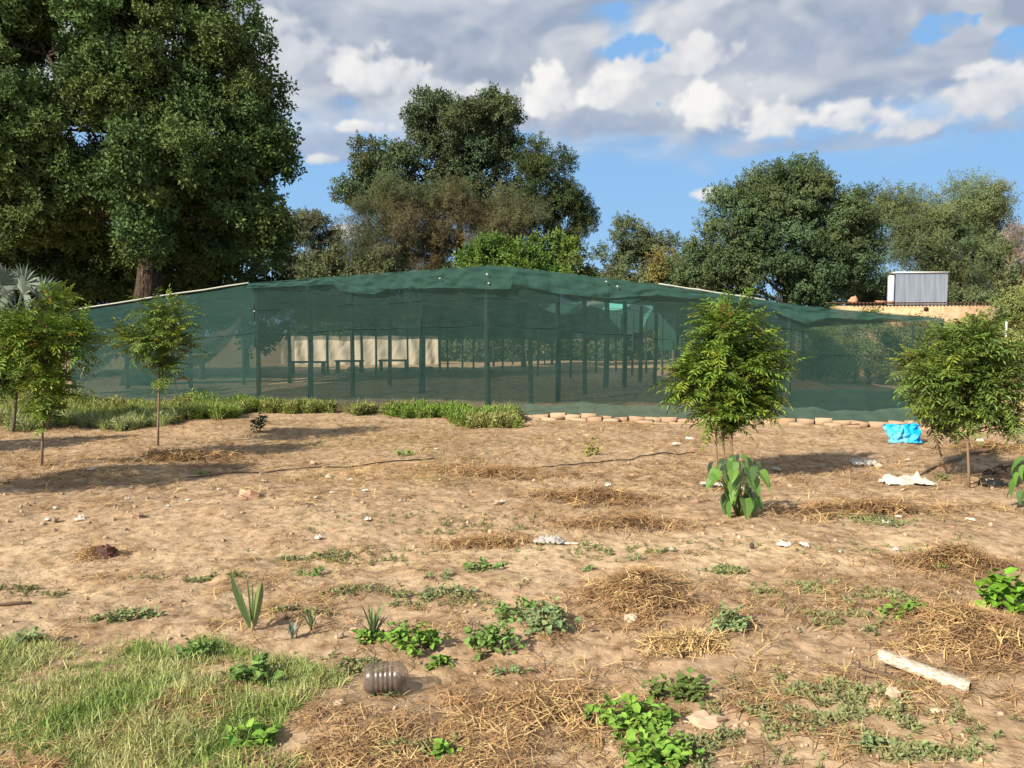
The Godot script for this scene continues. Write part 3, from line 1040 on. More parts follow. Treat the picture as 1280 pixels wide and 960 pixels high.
	tree("pale_tree", "small pale grey green tree between the huge tree and the dry thicket", "", 395, 49.0, 0.22, 1.5, [
		[395, 285, 30, 28, 0], [380, 315, 34, 30, 0], [412, 318, 24, 30, 0], [395, 350, 44, 30, 0], [390, 400, 60, 40, 1, 0.6]],
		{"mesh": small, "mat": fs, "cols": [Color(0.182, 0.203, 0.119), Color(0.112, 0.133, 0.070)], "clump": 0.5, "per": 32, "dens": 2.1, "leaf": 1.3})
	tree("bare_shrub", "leafless grey shrub above the bushes beside the feathery tree", "", 1280, 40.0, 0.10, 0.8, [
		[1275, 285, 14, 26, 0, 0.5], [1290, 310, 22, 30, 0, 0.5]],
		{"cat": "shrub", "mesh": fine, "mat": fs, "cols": [Color(0.336, 0.280, 0.252)], "clump": 0.4, "per": 12, "dens": 1.5})
	# the dark thicket under and behind the great tree, and the scrub along the back
	var k := 0
	for q in [[20, 330, 75, 60, 28.5, 0], [110, 320, 60, 60, 31, 0], [165, 345, 60, 45, 32, 0], [60, 350, 60, 40, 32, 0], [230, 325, 60, 55, 30, 0], [310, 320, 60, 50, 30, 0], [-60, 350, 70, 60, 27, 0], [60, 250, 90, 60, 26.5, 0], [250, 270, 70, 60, 27, 0],
			[440, 360, 60, 50, 47, 1], [560, 370, 90, 46, 48, 1], [700, 375, 80, 40, 49, 1], [790, 385, 60, 36, 52, 1], [880, 380, 60, 40, 46, 1], [1100, 385, 70, 40, 44, 1], [1240, 380, 60, 40, 43, 1], [1330, 380, 70, 60, 40, 1]]:
		tree("thicket_shrub", ["dense dark shrub in the shade under the huge tree", "olive scrub bush in the hedge far behind the shade house"][q[5]], ["dark shrubs under the huge tree", "scrub behind the shade house"][q[5]], q[0], q[4], 0.10, 0.6, [
			[q[0], q[1], q[2], q[3], 0], [q[0] - q[2] * 0.3, q[1] + 50, q[2] * 0.9, q[3] * 0.9, 0, 0.8], [q[0] + q[2] * 0.3, q[1] + 75, q[2] * 0.8, q[3] * 0.7, 0, 0.7]],
			{"cat": "shrub", "mesh": shrub, "mat": fm, "cols": [[Color(0.095, 0.140, 0.050), Color(0.125, 0.150, 0.070)][q[5]]], "clump": 0.7, "per": 36, "dens": 2.3, "leaf": 1.35, "twigs": false})
		k += 1
	for q in [[1070, 420, 42, 26, 25.0, "olive bush seen through the net before the peach wall"], [1150, 422, 48, 26, 26.0, "wide low bush between the net and the peach wall"], [1025, 425, 30, 30, 27.0, "rounded bush behind the net below the orange roof stone"], [1262, 430, 30, 36, 19.0, "sunlit shrub beside the sand heap at the yard edge"], [1290, 380, 34, 40, 22.0, "tall olive shrub behind the white post at the yard edge"], [1235, 420, 26, 26, 24.0, "low olive shrub in front of the end of the peach wall"]]:
		tree("edge_shrub", q[5], "", q[0], q[4], 0.06, 0.4, [
			[q[0], q[1], q[2], q[3], 0], [q[0] + 8, q[1] + 35, q[2] * 1.2, q[3] * 0.8, 1]],
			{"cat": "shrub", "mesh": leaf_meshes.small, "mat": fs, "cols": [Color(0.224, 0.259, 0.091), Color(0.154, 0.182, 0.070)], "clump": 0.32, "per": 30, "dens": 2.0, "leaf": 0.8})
	# second trunk in the dark, left of the first
	var bark2: StandardMaterial3D = mats["bark brown"]
	var p2 := V(62, 420, 27.0)
	var t2 := thing("shaded_tree", "second dark trunk standing in the shade beside the fan palm", "tree", Vector3(p2.x, 0, p2.z))
	part("trunk", tube_mesh(bend(Vector3.ZERO, Vector3(0.3, 8.0, 0), 6, 0.25), taper(0.36, 0.22, 6), 10, 0.06), bark2, t2)
	# the fan palm
	var pp := V(22, 420, 19.5)
	var palm := thing("fan_palm", "silvery fan palm with pleated round leaves under the huge tree", "palm", Vector3(pp.x, 0, pp.z))
	part("trunk", tube_mesh(bend(Vector3.ZERO, Vector3(0, 2.2, 0), 4, 0.05), taper(0.17, 0.14, 4), 9, 0.12), mat("palm bark", lin(0.14, 0.11, 0.08), 0.95), palm)
	var silver := mat("palm silver", lin(0.14, 0.18, 0.135), 0.6, false, 0.4)
	for i in 15:
		var a := TAU * i / 15.0 * 2.4
		var el := lerpf(1.25, -0.3, i / 14.0)
		var dir := Vector3(cos(a) * cos(el), sin(el), sin(a) * cos(el))
		if i < 2:
			dir = Vector3([0.45, -0.5][i], [0.85, 0.8][i], 0.25).normalized()
		var st := new_st()
		st.set_smooth_group(-1)
		var hub := Vector3(0, 2.25, 0) + dir * 0.7
		tube(st, [Vector3(0, 2.15, 0), hub], [0.022, 0.014], 5)
		var b := aim(dir)
		for s in 22:
			var an := lerpf(-2.0, 2.0, s / 21.0)
			var ray_dir := b * Vector3(sin(an), cos(an), 0)
			var ll := 0.60 * (0.8 + 0.2 * cos(an)) * rr(0.92, 1.05)
			var sd := (b * Vector3(cos(an), -sin(an), 0)) * 0.032
			var nz := b.z * 0.025 * (1.0 if s % 2 else -1.0)
			var m1 := hub + ray_dir * ll * 0.6
			tri(st, hub, m1 - sd + nz, m1 + sd - nz)
			tri(st, m1 - sd + nz, hub + ray_dir * ll - Vector3(0, 0.05, 0), m1 + sd - nz)
		part("fan_leaf", done(st), silver, palm)

# ---------------------------------------------------------------- saplings
func sapling(label: String, px: float, py: float, stem_px: Array, ells: Array, n: int, o: Dictionary) -> Node3D:
	var base := GH(px, py)
	var d := -base.z
	var root := thing("young_tree", label, "sapling", base)
	var where := []
	var cols := PackedColorArray()
	var bark: StandardMaterial3D = mat("sapling bark", lin(0.24, 0.16, 0.10), 0.9)
	var total := 0.0
	for e in ells:
		total += e[2] * e[3]
	var big := V(ells[0][0], ells[0][1], d) - base
	for s in stem_px:
		var foot := V(s, py, d) - base
		foot.y = -0.03
		foot.z = rr(-0.04, 0.04)
		part("stem", tube_mesh(bend(foot, big + Vector3(foot.x * 0.6, 0.1, 0), 7, 0.045), taper(o.get("r", 0.016), 0.006, 7), 7, 0.06), bark, root)
	for e in ells:
		var c := V(e[0], e[1], d) - base
		var rx: float = e[2] * d / F * o.get("slim", 0.84)
		var ry: float = e[3] * d / F * 0.92
		var rz: float = rx * 0.9
		var mid := Vector3(big.x * 0.7, clampf(c.y - ry * 0.9, 0.35, big.y), 0)
		var tips := []
		for i in 6:
			var q := rdir()
			tips.append(c + Vector3(q.x * rx, absf(q.y) * ry * 0.8, q.z * rz) * rr(0.5, 0.95))
		for t in tips:
			part("branch", tube_mesh(bend(mid, t, 4, 0.05, 0.04), taper(0.007, 0.0025, 4), 5), bark, root)
		var k := int(n * e[2] * e[3] / total * (e[4] if e.size() > 4 else 1.0))
		for i in k:
			var q := rdir()
			var rad := pow(rr(0.05, 1.0), 0.42)
			# leave the outline ragged: pull some fronds out, leave hollows
			var lobes := 1.0 + 0.5 * n_mid.get_noise_3dv(q * 1.1 + c * 3.0) * 2.0 + (0.3 * rng.randf() if i % 6 == 0 else 0.0)
			var p := c + Vector3(q.x * rx, q.y * ry, q.z * rz) * rad * lobes
			var out := (Vector3(q.x, q.y * 0.5 + 0.15, q.z) + rdir() * 0.55).normalized()
			var b := aim_z(out, (Vector3.UP + rdir() * 0.4).normalized())
			where.append(Transform3D(b.scaled(Vector3.ONE * rr(0.7, 1.25)), p - out * 0.1))
			var v := rr(0.65, 1.35)
			var yel := rr(0.0, 1.0)
			var cc: Color = o.col
			if yel > 0.8:
				cc = cc.lerp(Color(0.28, 0.31, 0.04), 0.6)
			elif yel < 0.02:
				cc = Color(0.22, 0.13, 0.04)
			cols.append(Color(cc.r * v, cc.g * v, cc.b * v))
	many("foliage", o.mesh, foliage_mat("frond", 0.42), root, where, cols)
	return root

func build_saplings() -> void:
	rng.seed = 4242
	var fr := frond(6, 0.24, 0.066, 0.021)
	var fr2 := frond(5, 0.20, 0.06, 0.024)
	var g := Color(0.135, 0.215, 0.035)
	sapling("young tree with a bushy crown and pale bent stem beside the grass bank", 54, 585, [54], [[58, 425, 55, 38], [22, 428, 42, 34], [100, 425, 28, 32, 0.8], [62, 480, 38, 32], [58, 520, 20, 18, 0.8], [62, 378, 26, 16, 0.8]], 760, {"mesh": fr2, "col": g, "slim": 0.78})
	sapling("thin young tree with a feathery top and a long bare stem", 198, 560, [198], [[208, 398, 36, 22], [200, 428, 48, 24], [168, 430, 22, 18, 0.8], [205, 462, 24, 24, 0.8]], 520, {"mesh": fr, "col": Color(0.15, 0.22, 0.05), "r": 0.017})
	sapling("densest young tree, its round crown right above the heart-leaved plant", 908, 600, [897, 908, 918], [[905, 415, 48, 34], [905, 465, 64, 38], [952, 455, 28, 40, 0.8], [868, 480, 32, 30, 0.9], [905, 512, 48, 28], [940, 505, 34, 24], [912, 538, 16, 10]], 1250, {"mesh": fr, "col": g, "r": 0.013})
	sapling("young tree with a wide drooping crown and a straight stem by the dark mulch", 1212, 610, [1211], [[1212, 436, 46, 32], [1190, 476, 58, 36], [1240, 480, 48, 40], [1210, 522, 36, 18], [1258, 530, 24, 14]], 900, {"slim": 0.8, "mesh": fr, "col": Color(0.13, 0.20, 0.045), "r": 0.015})
	sapling("slighter young tree behind the long fallen branch near the blue plastic", 1184, 590, [1184], [[1150, 462, 26, 28], [1168, 500, 30, 26], [1182, 535, 16, 14]], 420, {"mesh": fr, "col": Color(0.15, 0.20, 0.05), "r": 0.013})
	sapling("leafy young tree by the low end of the net, behind the bushy one", 84, 500, [84], [[82, 372, 18, 12], [80, 390, 26, 12], [110, 440, 30, 24, 0.7]], 330, {"mesh": fr2, "col": Color(0.19, 0.25, 0.035)})
	# two more of the row, just outside the picture, whose shade falls across the yard
	for q in [[-5.9, -6.9, 0], [-8.4, -9.4, 1]]:
		var keep := rng.seed
		var where := []
		var cols := PackedColorArray()
		var p := Vector3(q[0], ht(q[0], q[1]), q[1])
		var root := thing("young_tree", ["young tree at the end of the row whose shade crosses the yard", "young tree behind the end of the row, out by the grass bank"][q[2]], "sapling", p)
		part("stem", tube_mesh(bend(Vector3(0, -0.03, 0), Vector3(0.05, 1.3, 0), 6, 0.05), taper(0.018, 0.008, 6), 7), mat("sapling bark", Color.WHITE), root)
		for i in 900:
			var s := rdir()
			where.append(Transform3D(aim_z((s + rdir() * 0.5).normalized(), Vector3.UP), Vector3(0, 1.45, 0) + Vector3(s.x * 0.65, s.y * 0.5, s.z * 0.6) * pow(rr(0.05, 1), 0.4)))
			cols.append(g)
		many("foliage", fr, foliage_mat("frond"), root, where, cols)
	# sunny bush at the edge of the picture behind the first sapling
	var fm := foliage_mat("broad")
	tree("leafy_bush", "full green bush behind the bushy young tree and its pale stem", "", 10, 12.5, 0.03, 0.2, [[15, 425, 50, 26, 0], [5, 455, 55, 26, 0], [-40, 430, 50, 50, 0], [10, 475, 50, 14, 0]],
		{"cat": "bush", "mesh": leaf_meshes.small, "mat": fm, "cols": [Color(0.13, 0.20, 0.045)], "clump": 0.22, "per": 26, "dens": 2.0, "leaf": 0.62, "twigs": false})

	# heart-leaved plants: every leaf a part
	var hm := heart(1.0, 0.78)
	var greens := [mat("heart leaf", lin(0.075, 0.18, 0.022), 0.45, false, 0.7), mat("heart leaf light", lin(0.11, 0.235, 0.025), 0.45, false, 0.7), mat("heart leaf deep", lin(0.05, 0.115, 0.025), 0.45, false, 0.6)]
	# [foot px, foot py, tiers of [px, py, rx px, ry px, leaves, leaf px], label]
	var spots := [[925, 646, [[921, 588, 29, 20, 30, 19], [926, 622, 17, 14, 12, 25]], "low plant with bright heart-shaped leaves under the densest young tree"],
		[1296, 640, [[1294, 584, 22, 16, 20, 19], [1292, 608, 20, 15, 12, 21]], "second heart-leaved plant beyond the black mulch, bending over the bare sand"]]
	var stalk := mat("green stalk", lin(0.12, 0.17, 0.05), 0.6)
	for sp in spots:
		var b := GH(sp[0], sp[1])
		var d := -b.z
		var pl := thing("heart_leaf_plant", sp[3], "plant", b)
		for tier in sp[2]:
			var mid: Vector3 = V(tier[0], tier[1], d) - b
			for i in int(tier[4]):
				var a := i * 2.4 + rr(-0.3, 0.3)
				var up: float = 1.0 - 1.75 * (i + 0.5) / tier[4]
				var ring := sqrt(maxf(0.0, 1.0 - up * up))
				var l: float = tier[5] * d / F * rr(0.72, 1.18)
				var la: Vector3 = mid + Vector3(cos(a) * ring * tier[2], up * tier[3], sin(a) * ring * tier[2]) * d / F * rr(0.75, 1.1)
				la.y = maxf(la.y, l * 0.8)
				# the blade faces outwards and its tip hangs down and out
				var out := Vector3(cos(a), 0, sin(a))
				var hang := (out * rr(0.35, 0.95) - Vector3.UP * rr(0.5, 1.0)).normalized()
				var yv := -hang
				var zv := (out - yv * out.dot(yv)).normalized().rotated(yv, rr(-0.6, 0.6))
				var bs := Basis(yv.cross(zv), yv, zv)
				var lf := part("leaf", hm, greens[[0, 1, 0, 2, 1][rng.randi() % 5]], pl, la, bs.scaled_local(Vector3(l, l, l)))
				var root_at := Vector3(rr(-0.03, 0.03), 0, rr(-0.03, 0.03))
				var inv := lf.transform.affine_inverse()
				part("stalk", tube_mesh(bend(root_at, la, 4, 0.02, 0.02), taper(0.005, 0.0025, 4), 5), stalk, lf, inv.origin, inv.basis)

# ---------------------------------------------------------------- ground cover
func blades(n: int, l: float, w: float, spread: float) -> ArrayMesh:
	var st := new_st()
	st.set_smooth_group(-1)
	for i in n:
		var a := rr(0, TAU)
		var lean := rr(0.05, 0.9) * spread
		var ll := l * rr(0.5, 1.15)
		var at := Vector3(rr(-1, 1), 0, rr(-1, 1)) * 0.02
		var flat := Vector3(cos(a), 0, sin(a))
		var side := Vector3(-sin(a), 0, cos(a)) * w * 0.5
		var p1 := at + (flat * sin(lean) + Vector3.UP * cos(lean)) * ll * 0.5
		var l2 := lean + rr(0.2, 0.8)
		var p2 := p1 + (flat * sin(l2) + Vector3.UP * cos(l2)) * ll * 0.5
		var v := rr(0.75, 1.25)
		st.set_color(Color(v * rr(0.95, 1.2), v, v * rr(0.8, 1.0)))
		quad(st, at - side, at + side, p1 + side * 0.8, p1 - side * 0.8)
		tri(st, p1 - side * 0.8, p1 + side * 0.8, p2)
	return done(st)

func straw_mesh(l: float, w: float) -> ArrayMesh:      # three bent stalk ends lying crosswise
	var st := new_st()
	st.set_smooth_group(-1)
	for i in 3:
		var a := rr(0, TAU)
		var dir := Vector3(cos(a), rr(-0.12, 0.3), sin(a)).normalized()
		var s := dir.cross(Vector3.UP).normalized() * w * 0.5
		var at := Vector3(rr(-1, 1), rr(0, 0.3), rr(-1, 1)) * l * 0.3 - dir * l * 0.4
		var mid := at + dir * l * 0.5 + Vector3(rr(-1, 1), rr(-0.3, 1), rr(-1, 1)) * l * 0.07
		var end := mid + (dir + rdir() * 0.35).normalized() * l * 0.5
		var v := rr(0.7, 1.3)
		st.set_color(Color(v, v * rr(0.9, 1.02), v * rr(0.8, 1.0)))
		quad(st, at - s, at + s, mid + s, mid - s)
		quad(st, mid - s, mid + s, end + s * 0.5, end - s * 0.5)
	return done(st)

func inside(poly: PackedVector2Array, p: Vector2) -> bool:
	return Geometry2D.is_point_in_polygon(p, poly)

func straw_color(k: float) -> Color:
	var r := rng.randf()
	var c := Color(0.37, 0.225, 0.105)
	if r < k:
		c = Color(0.60, 0.43, 0.19)
	elif r > 0.75:
		c = Color(0.21, 0.125, 0.065)
	var v := rr(0.75, 1.25)
	return Color(c.r * v, c.g * v, c.b * v)

func build_ground_cover() -> void:
	rng.seed = 99
	var grass_mat := mat("grass", Color.WHITE, 0.55, true, 0.6)
	# the lawn-like grass patch near the camera
	var tuft := blades(11, 0.075, 0.0042, 1.9)
	var poly := PackedVector2Array()
	for q in [[-220, 800], [0, 808], [60, 812], [130, 803], [200, 818], [260, 806], [340, 818], [392, 826], [398, 850], [372, 876], [388, 905], [352, 935], [340, 975], [345, 1040], [300, 1120], [-500, 1120]]:
		var p := G(q[0], q[1])
		poly.append(Vector2(p.x, p.z))
	var where := []
	var cols := PackedColorArray()
	var tries := 0
	while where.size() < 17000 and tries < 120000:
		tries += 1
		var p := Vector2(rr(-4.2, -0.6), rr(-4.1, -1.9))
		var nz := n_low.get_noise_2d(p.x * 6.0 + 3.0, p.y * 6.0)
		var edge := Vector2(n_mid.get_noise_2d(p.x * 2.0, p.y * 2.0), n_mid.get_noise_2d(p.y * 2.0, p.x * 2.0 + 9.0)) * 0.22
		if not inside(poly, p + edge) or rng.randf() < clampf(0.12 - nz * 1.8, 0.0, 0.85):
			continue
		var s := rr(0.6, 1.2) * (1.0 + nz * 0.5)
		where.append(Transform3D(Basis(Vector3.UP, rr(0, TAU)).scaled(Vector3(s, s * rr(0.75, 1.1), s)), Vector3(p.x, ht(p.x, p.y) - 0.01, p.y)) * Transform3D(Basis.from_euler(Vector3(rr(-0.5, 0.5), 0, rr(-0.5, 0.5))), Vector3.ZERO))
		var dry := clampf(0.34 + n_mid.get_noise_2d(p.x * 1.3 + 70.0, p.y * 1.3) * 1.1 + rr(-0.4, 0.4), 0.0, 1.0)
		var c := Color(0.23, 0.33, 0.08).lerp(Color(0.53, 0.50, 0.23), dry)
		cols.append(c * rr(0.8, 1.2))
	var patch := many("grass_patch", tuft, grass_mat, self, where, cols)
	tag(patch, "thick yellow green grass patch at the edge of the bare sand", "grass")
	# dead stalks and low green leaves between the grass
	where = []
	cols = PackedColorArray()
	# the weedy bank along the west half of the net
	var weed := sprig(15, 0.13, 0.075, 0.024, 0.0)
	tries = 0
	while where.size() < 14000 and tries < 90000:
		tries += 1
		var px := rr(-160, 648)
		var t := rng.randf()
		var front := 533.0
		if px < 240.0:
			front = 533.0 + 3.0 * sin(px * 0.05)
		elif px < 330.0:
			front = lerpf(529.0, 517.0, (px - 240.0) / 90.0)
		elif px < 440.0:
			front = 517.0
		else:
			front = lerpf(519.0, 535.0, (px - 440.0) / 200.0)
		var back := 512.0 if px > 90.0 else 500.0
		front += 7.0 * n_mid.get_noise_2d(px * 0.012, 4.0) + 4.0 * n_mid.get_noise_2d(px * 0.05, 9.0)
		var py := lerpf(front, back, t)
		var g := G(px, py)
		if house_uv(g).y > -0.15 and px > 90.0:
			continue
		var nz := n_mid.get_noise_2d(g.x * 0.6, g.z * 0.6)
		if rng.randf() < 0.18 - nz * 1.5 - t * 0.15:
			continue
		var tall := clampf(0.24 + nz * 0.5 + n_low.get_noise_2d(g.x * 3.0, g.z * 3.0) * 0.5, 0.05, 0.6)
		tall *= 0.2 + 0.75 * t
		g.y = ht(g.x, g.z) + rr(0.0, tall * 0.62)
		where.append(Transform3D(aim(Vector3(rr(-0.6, 0.6), 1, rr(-0.6, 0.6)), rr(0, TAU)).scaled(Vector3.ONE * rr(0.7, 1.35)), g))
		var c := Color(0.17, 0.27, 0.05)
		var dry := n_low.get_noise_2d(g.x * 2.2 + 20.0, g.z * 2.2)
		if px > 330.0 and px < 470.0:
			c = Color(0.23, 0.27, 0.075)
		if px < 240.0:
			c = Color(0.24, 0.28, 0.075)
			if t < 0.22 and px < 215.0:
				c = Color(0.36, 0.40, 0.22)
		c = c.lerp(Color(0.38, 0.32, 0.14), clampf(dry * 1.4, 0.0, 0.6))
		var v := rr(0.7, 1.3)
		cols.append(Color(c.r * v, c.g * v, c.b * v))
	var bw := []
	var bc := PackedColorArray()
	var wh2 := []
	var wc2 := PackedColorArray()
	for i in where.size():
		var xf: Transform3D = where[i]
		var px2 := xf.origin.x / -xf.origin.z * F + 640.0
		if rng.randf() < (0.72 if px2 < 330.0 else 0.35):
			xf.origin.y = ht(xf.origin.x, xf.origin.z) - 0.02
			bw.append(Transform3D(Basis(Vector3.UP, rr(0, TAU)).scaled(Vector3.ONE * rr(0.7, 1.25)), xf.origin))
			bc.append(Color(0.30, 0.36, 0.10).lerp(cols[i], 0.35) * rr(0.8, 1.2))
		else:
			wh2.append(xf)
			wc2.append(cols[i])
	where = wh2
	cols = wc2
	var bank_grass := many("bank_grass", blades(9, 0.30, 0.009, 0.9), grass_mat, self, bw, bc)
	tag(bank_grass, "tall light green grass growing along the foot of the net", "grass")
	var bank := many("weed_bank", weed, foliage_mat("weed", 0.6), self, where, cols)
	tag(bank, "thick band of green weeds along the foot of the net", "weeds")
	# withered grass left standing in thin tufts over the middle ground
	where = []
	cols = PackedColorArray()
	var dryt := blades(7, 0.13, 0.005, 1.5)
	for i in 17000:
		var px := rr(-60, 1340)
		var py := 527.0 + 80.0 * pow(rng.randf(), 1.5)
		var g := G(px, py)
		if house_uv(g).y > -0.75 or rng.randf() < 0.45 - n_low.get_noise_2d(g.x * 2.0 + 5.0, g.z * 2.0) * 1.6 + (0.25 if px > 900.0 else 0.0):
			continue
		g.y = ht(g.x, g.z) - 0.01
		var s := rr(0.4, 1.0)
		where.append(Transform3D(Basis.from_euler(Vector3(rr(-0.5, 0.5), rr(0, TAU), rr(-0.5, 0.5))).scaled(Vector3(s * 1.3, s * 0.7, s * 1.3)), g))
		var green := px > 320.0 and px < 650.0 and rng.randf() < 0.55
		cols.append((Color(0.26, 0.23, 0.075) if green else straw_color(0.2)) * rr(0.8, 1.2))
	var wg := many("withered_grass", dryt, grass_mat, self, where, cols)
	tag(wg, "withered short grass thinly covering the ground before the net", "dry grass")
	# loose straw and stalks over the whole yard
	where = []
	cols = PackedColorArray()
	var straw := straw_mesh(0.13, 0.0045)
	for i in 26000:
		var px := rr(-40, 1320)
		var py := 533.0 + 440.0 * pow(rng.randf(), 1.15)
		var g := G(px, py)
		if house_uv(g).y > -0.7:
			continue
		var a := n_low.get_noise_2d(g.x * 2.4 - 20.0, g.z * 2.4) + n_mid.get_noise_2d(g.x, g.z) * 0.8
		var keep := 0.05 + clampf(a * 1.5, 0.0, 0.8)
		if py < 615.0:
			keep += 0.5
		if py > 660.0 and py < 720.0:
			keep -= 0.08
		if px > 560.0 and px < 830.0 and py > 820.0:
			keep += 0.06
		if px > 1120.0 and py > 700.0 and py < 900.0:
			keep += 0.12
		if rng.randf() > keep:
			continue
		var s := rr(0.35, 1.1) * (1.0 if py > 640.0 else 1.35)
		g.y = ht(g.x, g.z) + 0.006
		where.append(Transform3D(Basis.from_euler(Vector3(rr(-0.12, 0.12), rr(0, TAU), rr(-0.12, 0.12))).scaled(Vector3.ONE * s), g))
		cols.append(straw_color(0.22))
	var ls := many("loose_straw", straw, mat("straw", Color.WHITE, 0.8, true, 0.2), self, where, cols)
	tag(ls, "loose brown straw and stalks scattered over the bare sand", "straw")
	# clods and small stones
	where = []
	cols = PackedColorArray()
	var clod := lump(Vector3(1, 0.7, 0.9), 0.45, 7, 5)
	for i in 2600:
		var py := 545.0 + 430.0 * pow(rng.randf(), 0.9)
		var g := G(rr(-40, 1320), py)
		if house_uv(g).y > -0.6:
			continue
		var s := 0.0035 + 0.011 * pow(rng.randf(), 4.0)
		if py < 680.0:
			s *= 1.7
		g.y = ht(g.x, g.z) + s * 0.25
		where.append(Transform3D(Basis.from_euler(Vector3(rr(-1, 1), rr(0, TAU), rr(-1, 1))).scaled(Vector3.ONE * s), g))
		var c := ground_color(g.x, g.z).lerp(Color(0.42, 0.32, 0.22), 0.5)
		cols.append(c * rr(0.6, 1.15))
	var cl := many("clods", clod, mat("clod", Color.WHITE, 0.95, true), self, where, cols)
	tag(cl, "small earth clods and pebbles strewn over the sand", "clods")
	# tiny seedlings, greyish green, low on the sand
	where = []
	cols = PackedColorArray()
	var seedling := sprig(9, 0.02, 0.035, 0.017, 0.05)
	for q in [[1080, 890, .40, .22, 300], [1000, 860, .2, .1, 90], [870, 930, .25, .2, 170], [925, 895, .12, .1, 120], [1050, 780, .18, .15, 160], [1110, 755, .14, .1, 130], [430, 690, .5, .12, 150], [760, 690, .5, .2, 90], [910, 720, .1, .05, 70], [1000, 745, .25, .1, 110],
			[560, 745, .3, .15, 120], [440, 740, .3, .1, 80], [600, 660, .4, .15, 60], [150, 772, .12, .1, 60], [1100, 650, .25, .15, 140], [20, 740, .3, .1, 80], [450, 830, .15, .1, 70], [520, 935, .15, .06, 60], [1160, 940, .2, .05, 90], [260, 720, .3, .06, 80], [370, 770, .15, .06, 60], [1040, 690, 1.0, .3, 60], [500, 650, 1.2, .4, 90]]:
		var c := G(q[0], q[1])
		for i in int(q[4] * 2.2):
			var g := c + Vector3(rng.randfn() * q[2] * 0.6, 0, rng.randfn() * q[3] * 0.6)
			if n_mid.get_noise_2d(g.x * 2.5, g.z * 2.5) < -0.02:
				continue
			g.y = ht(g.x, g.z) + 0.002
			where.append(Transform3D(Basis.from_euler(Vector3(rr(-0.3, 0.3), rr(0, TAU), rr(-0.3, 0.3))).scaled(Vector3.ONE * rr(0.3, 0.85)), g))
			var v := rr(0.75, 1.25)
			var c2 := Color(0.23, 0.27, 0.12).lerp(Color(0.30, 0.26, 0.14), rr(0, 0.7))
			cols.append(Color(c2.r * v, c2.g * v, c2.b * v))
	var sd := many("seedlings", seedling, foliage_mat("seedling", 0.7), self, where, cols)
	tag(sd, "tiny grey green seedlings matted low over the sand", "seedlings")

	# heaps of raked straw, each a thing
	for q in [[800, 752, .27, .34, .085, 1500, .14, "brown rounded heap of raked straw on the sand"], [855, 806, .22, .10, .05, 420, .75, "pale yellow wisps of straw at the foot of the brown heap"], [690, 885, .42, .24, .025, 620, .28, "flat spread of yellow and brown straw beside the weeds"],
			[1222, 800, .36, .42, .065, 1800, .26, "wide brown straw heap beside the white plank"], [1195, 714, .42, .22, .09, 900, .12, "dark tangled heap of stalks and dead roots"], [1085, 640, .75, .22, .10, 900, .15, "long low bank of reddish dry grass with upright stems"],
			[740, 624, .55, .32, .08, 1000, .08, "reddish dry grass heap in the middle of the yard"], [605, 677, .42, .10, .04, 500, .20, "thin strip of reddish straw beside the grey rag"], [785, 658, .6, .18, .04, 480, .08, "scattered reddish straw strip behind the sandy track"],
			[1235, 560, .55, .30, .16, 800, .25, "dry grass heap by the fallen branch and the mulch"], [235, 572, 1.0, .45, .12, 1000, .15, "rough brown dry grass heap at the foot of the thin young tree"], [120, 690, .16, .10, .04, 200, .25, "small straw tuft beside the dark root stump"], [620, 590, .9, .35, .07, 900, .06, "reddish brown dry grass heap behind the yellow sand patch"]]:
		var c := GH(q[0], q[1])
		var hp := thing("straw_heap", q[7], "straw heap", c)
		var wh := []
		var cl2 := PackedColorArray()
		var far: float = 1.0 if -c.z < 6.0 else 1.45
		var wide: float = 1.0 if -c.z < 6.0 else 1.35
		for i in int(q[5] * (0.85 if wide == 1.0 else 0.62)):
			var a := rr(0, TAU)
			var lobe := wide * 0.8 + 1.3 * wide * n_mid.get_noise_2d(cos(a) * 1.1 + q[0], sin(a) * 1.1)
			var r := pow(rng.randf(), 0.6) * lobe * (1.0 if i % 4 else 1.5)
			var x: float = cos(a) * r * q[2]
			var z: float = sin(a) * r * q[3]
			var y: float = q[4] / wide * exp(-r * r * 2.2) * rr(0.15, 1.1) + ht(c.x + x, c.z + z) - c.y
			wh.append(Transform3D(Basis.from_euler(Vector3(rr(-0.45, 0.45), rr(0, TAU), rr(-0.45, 0.45))).scaled(Vector3.ONE * rr(0.5, 1.15) * far), Vector3(x, y + 0.005, z)))
			cl2.append(straw_color(q[6]))
		many("stalks", straw, mats["straw"], hp, wh, cl2)

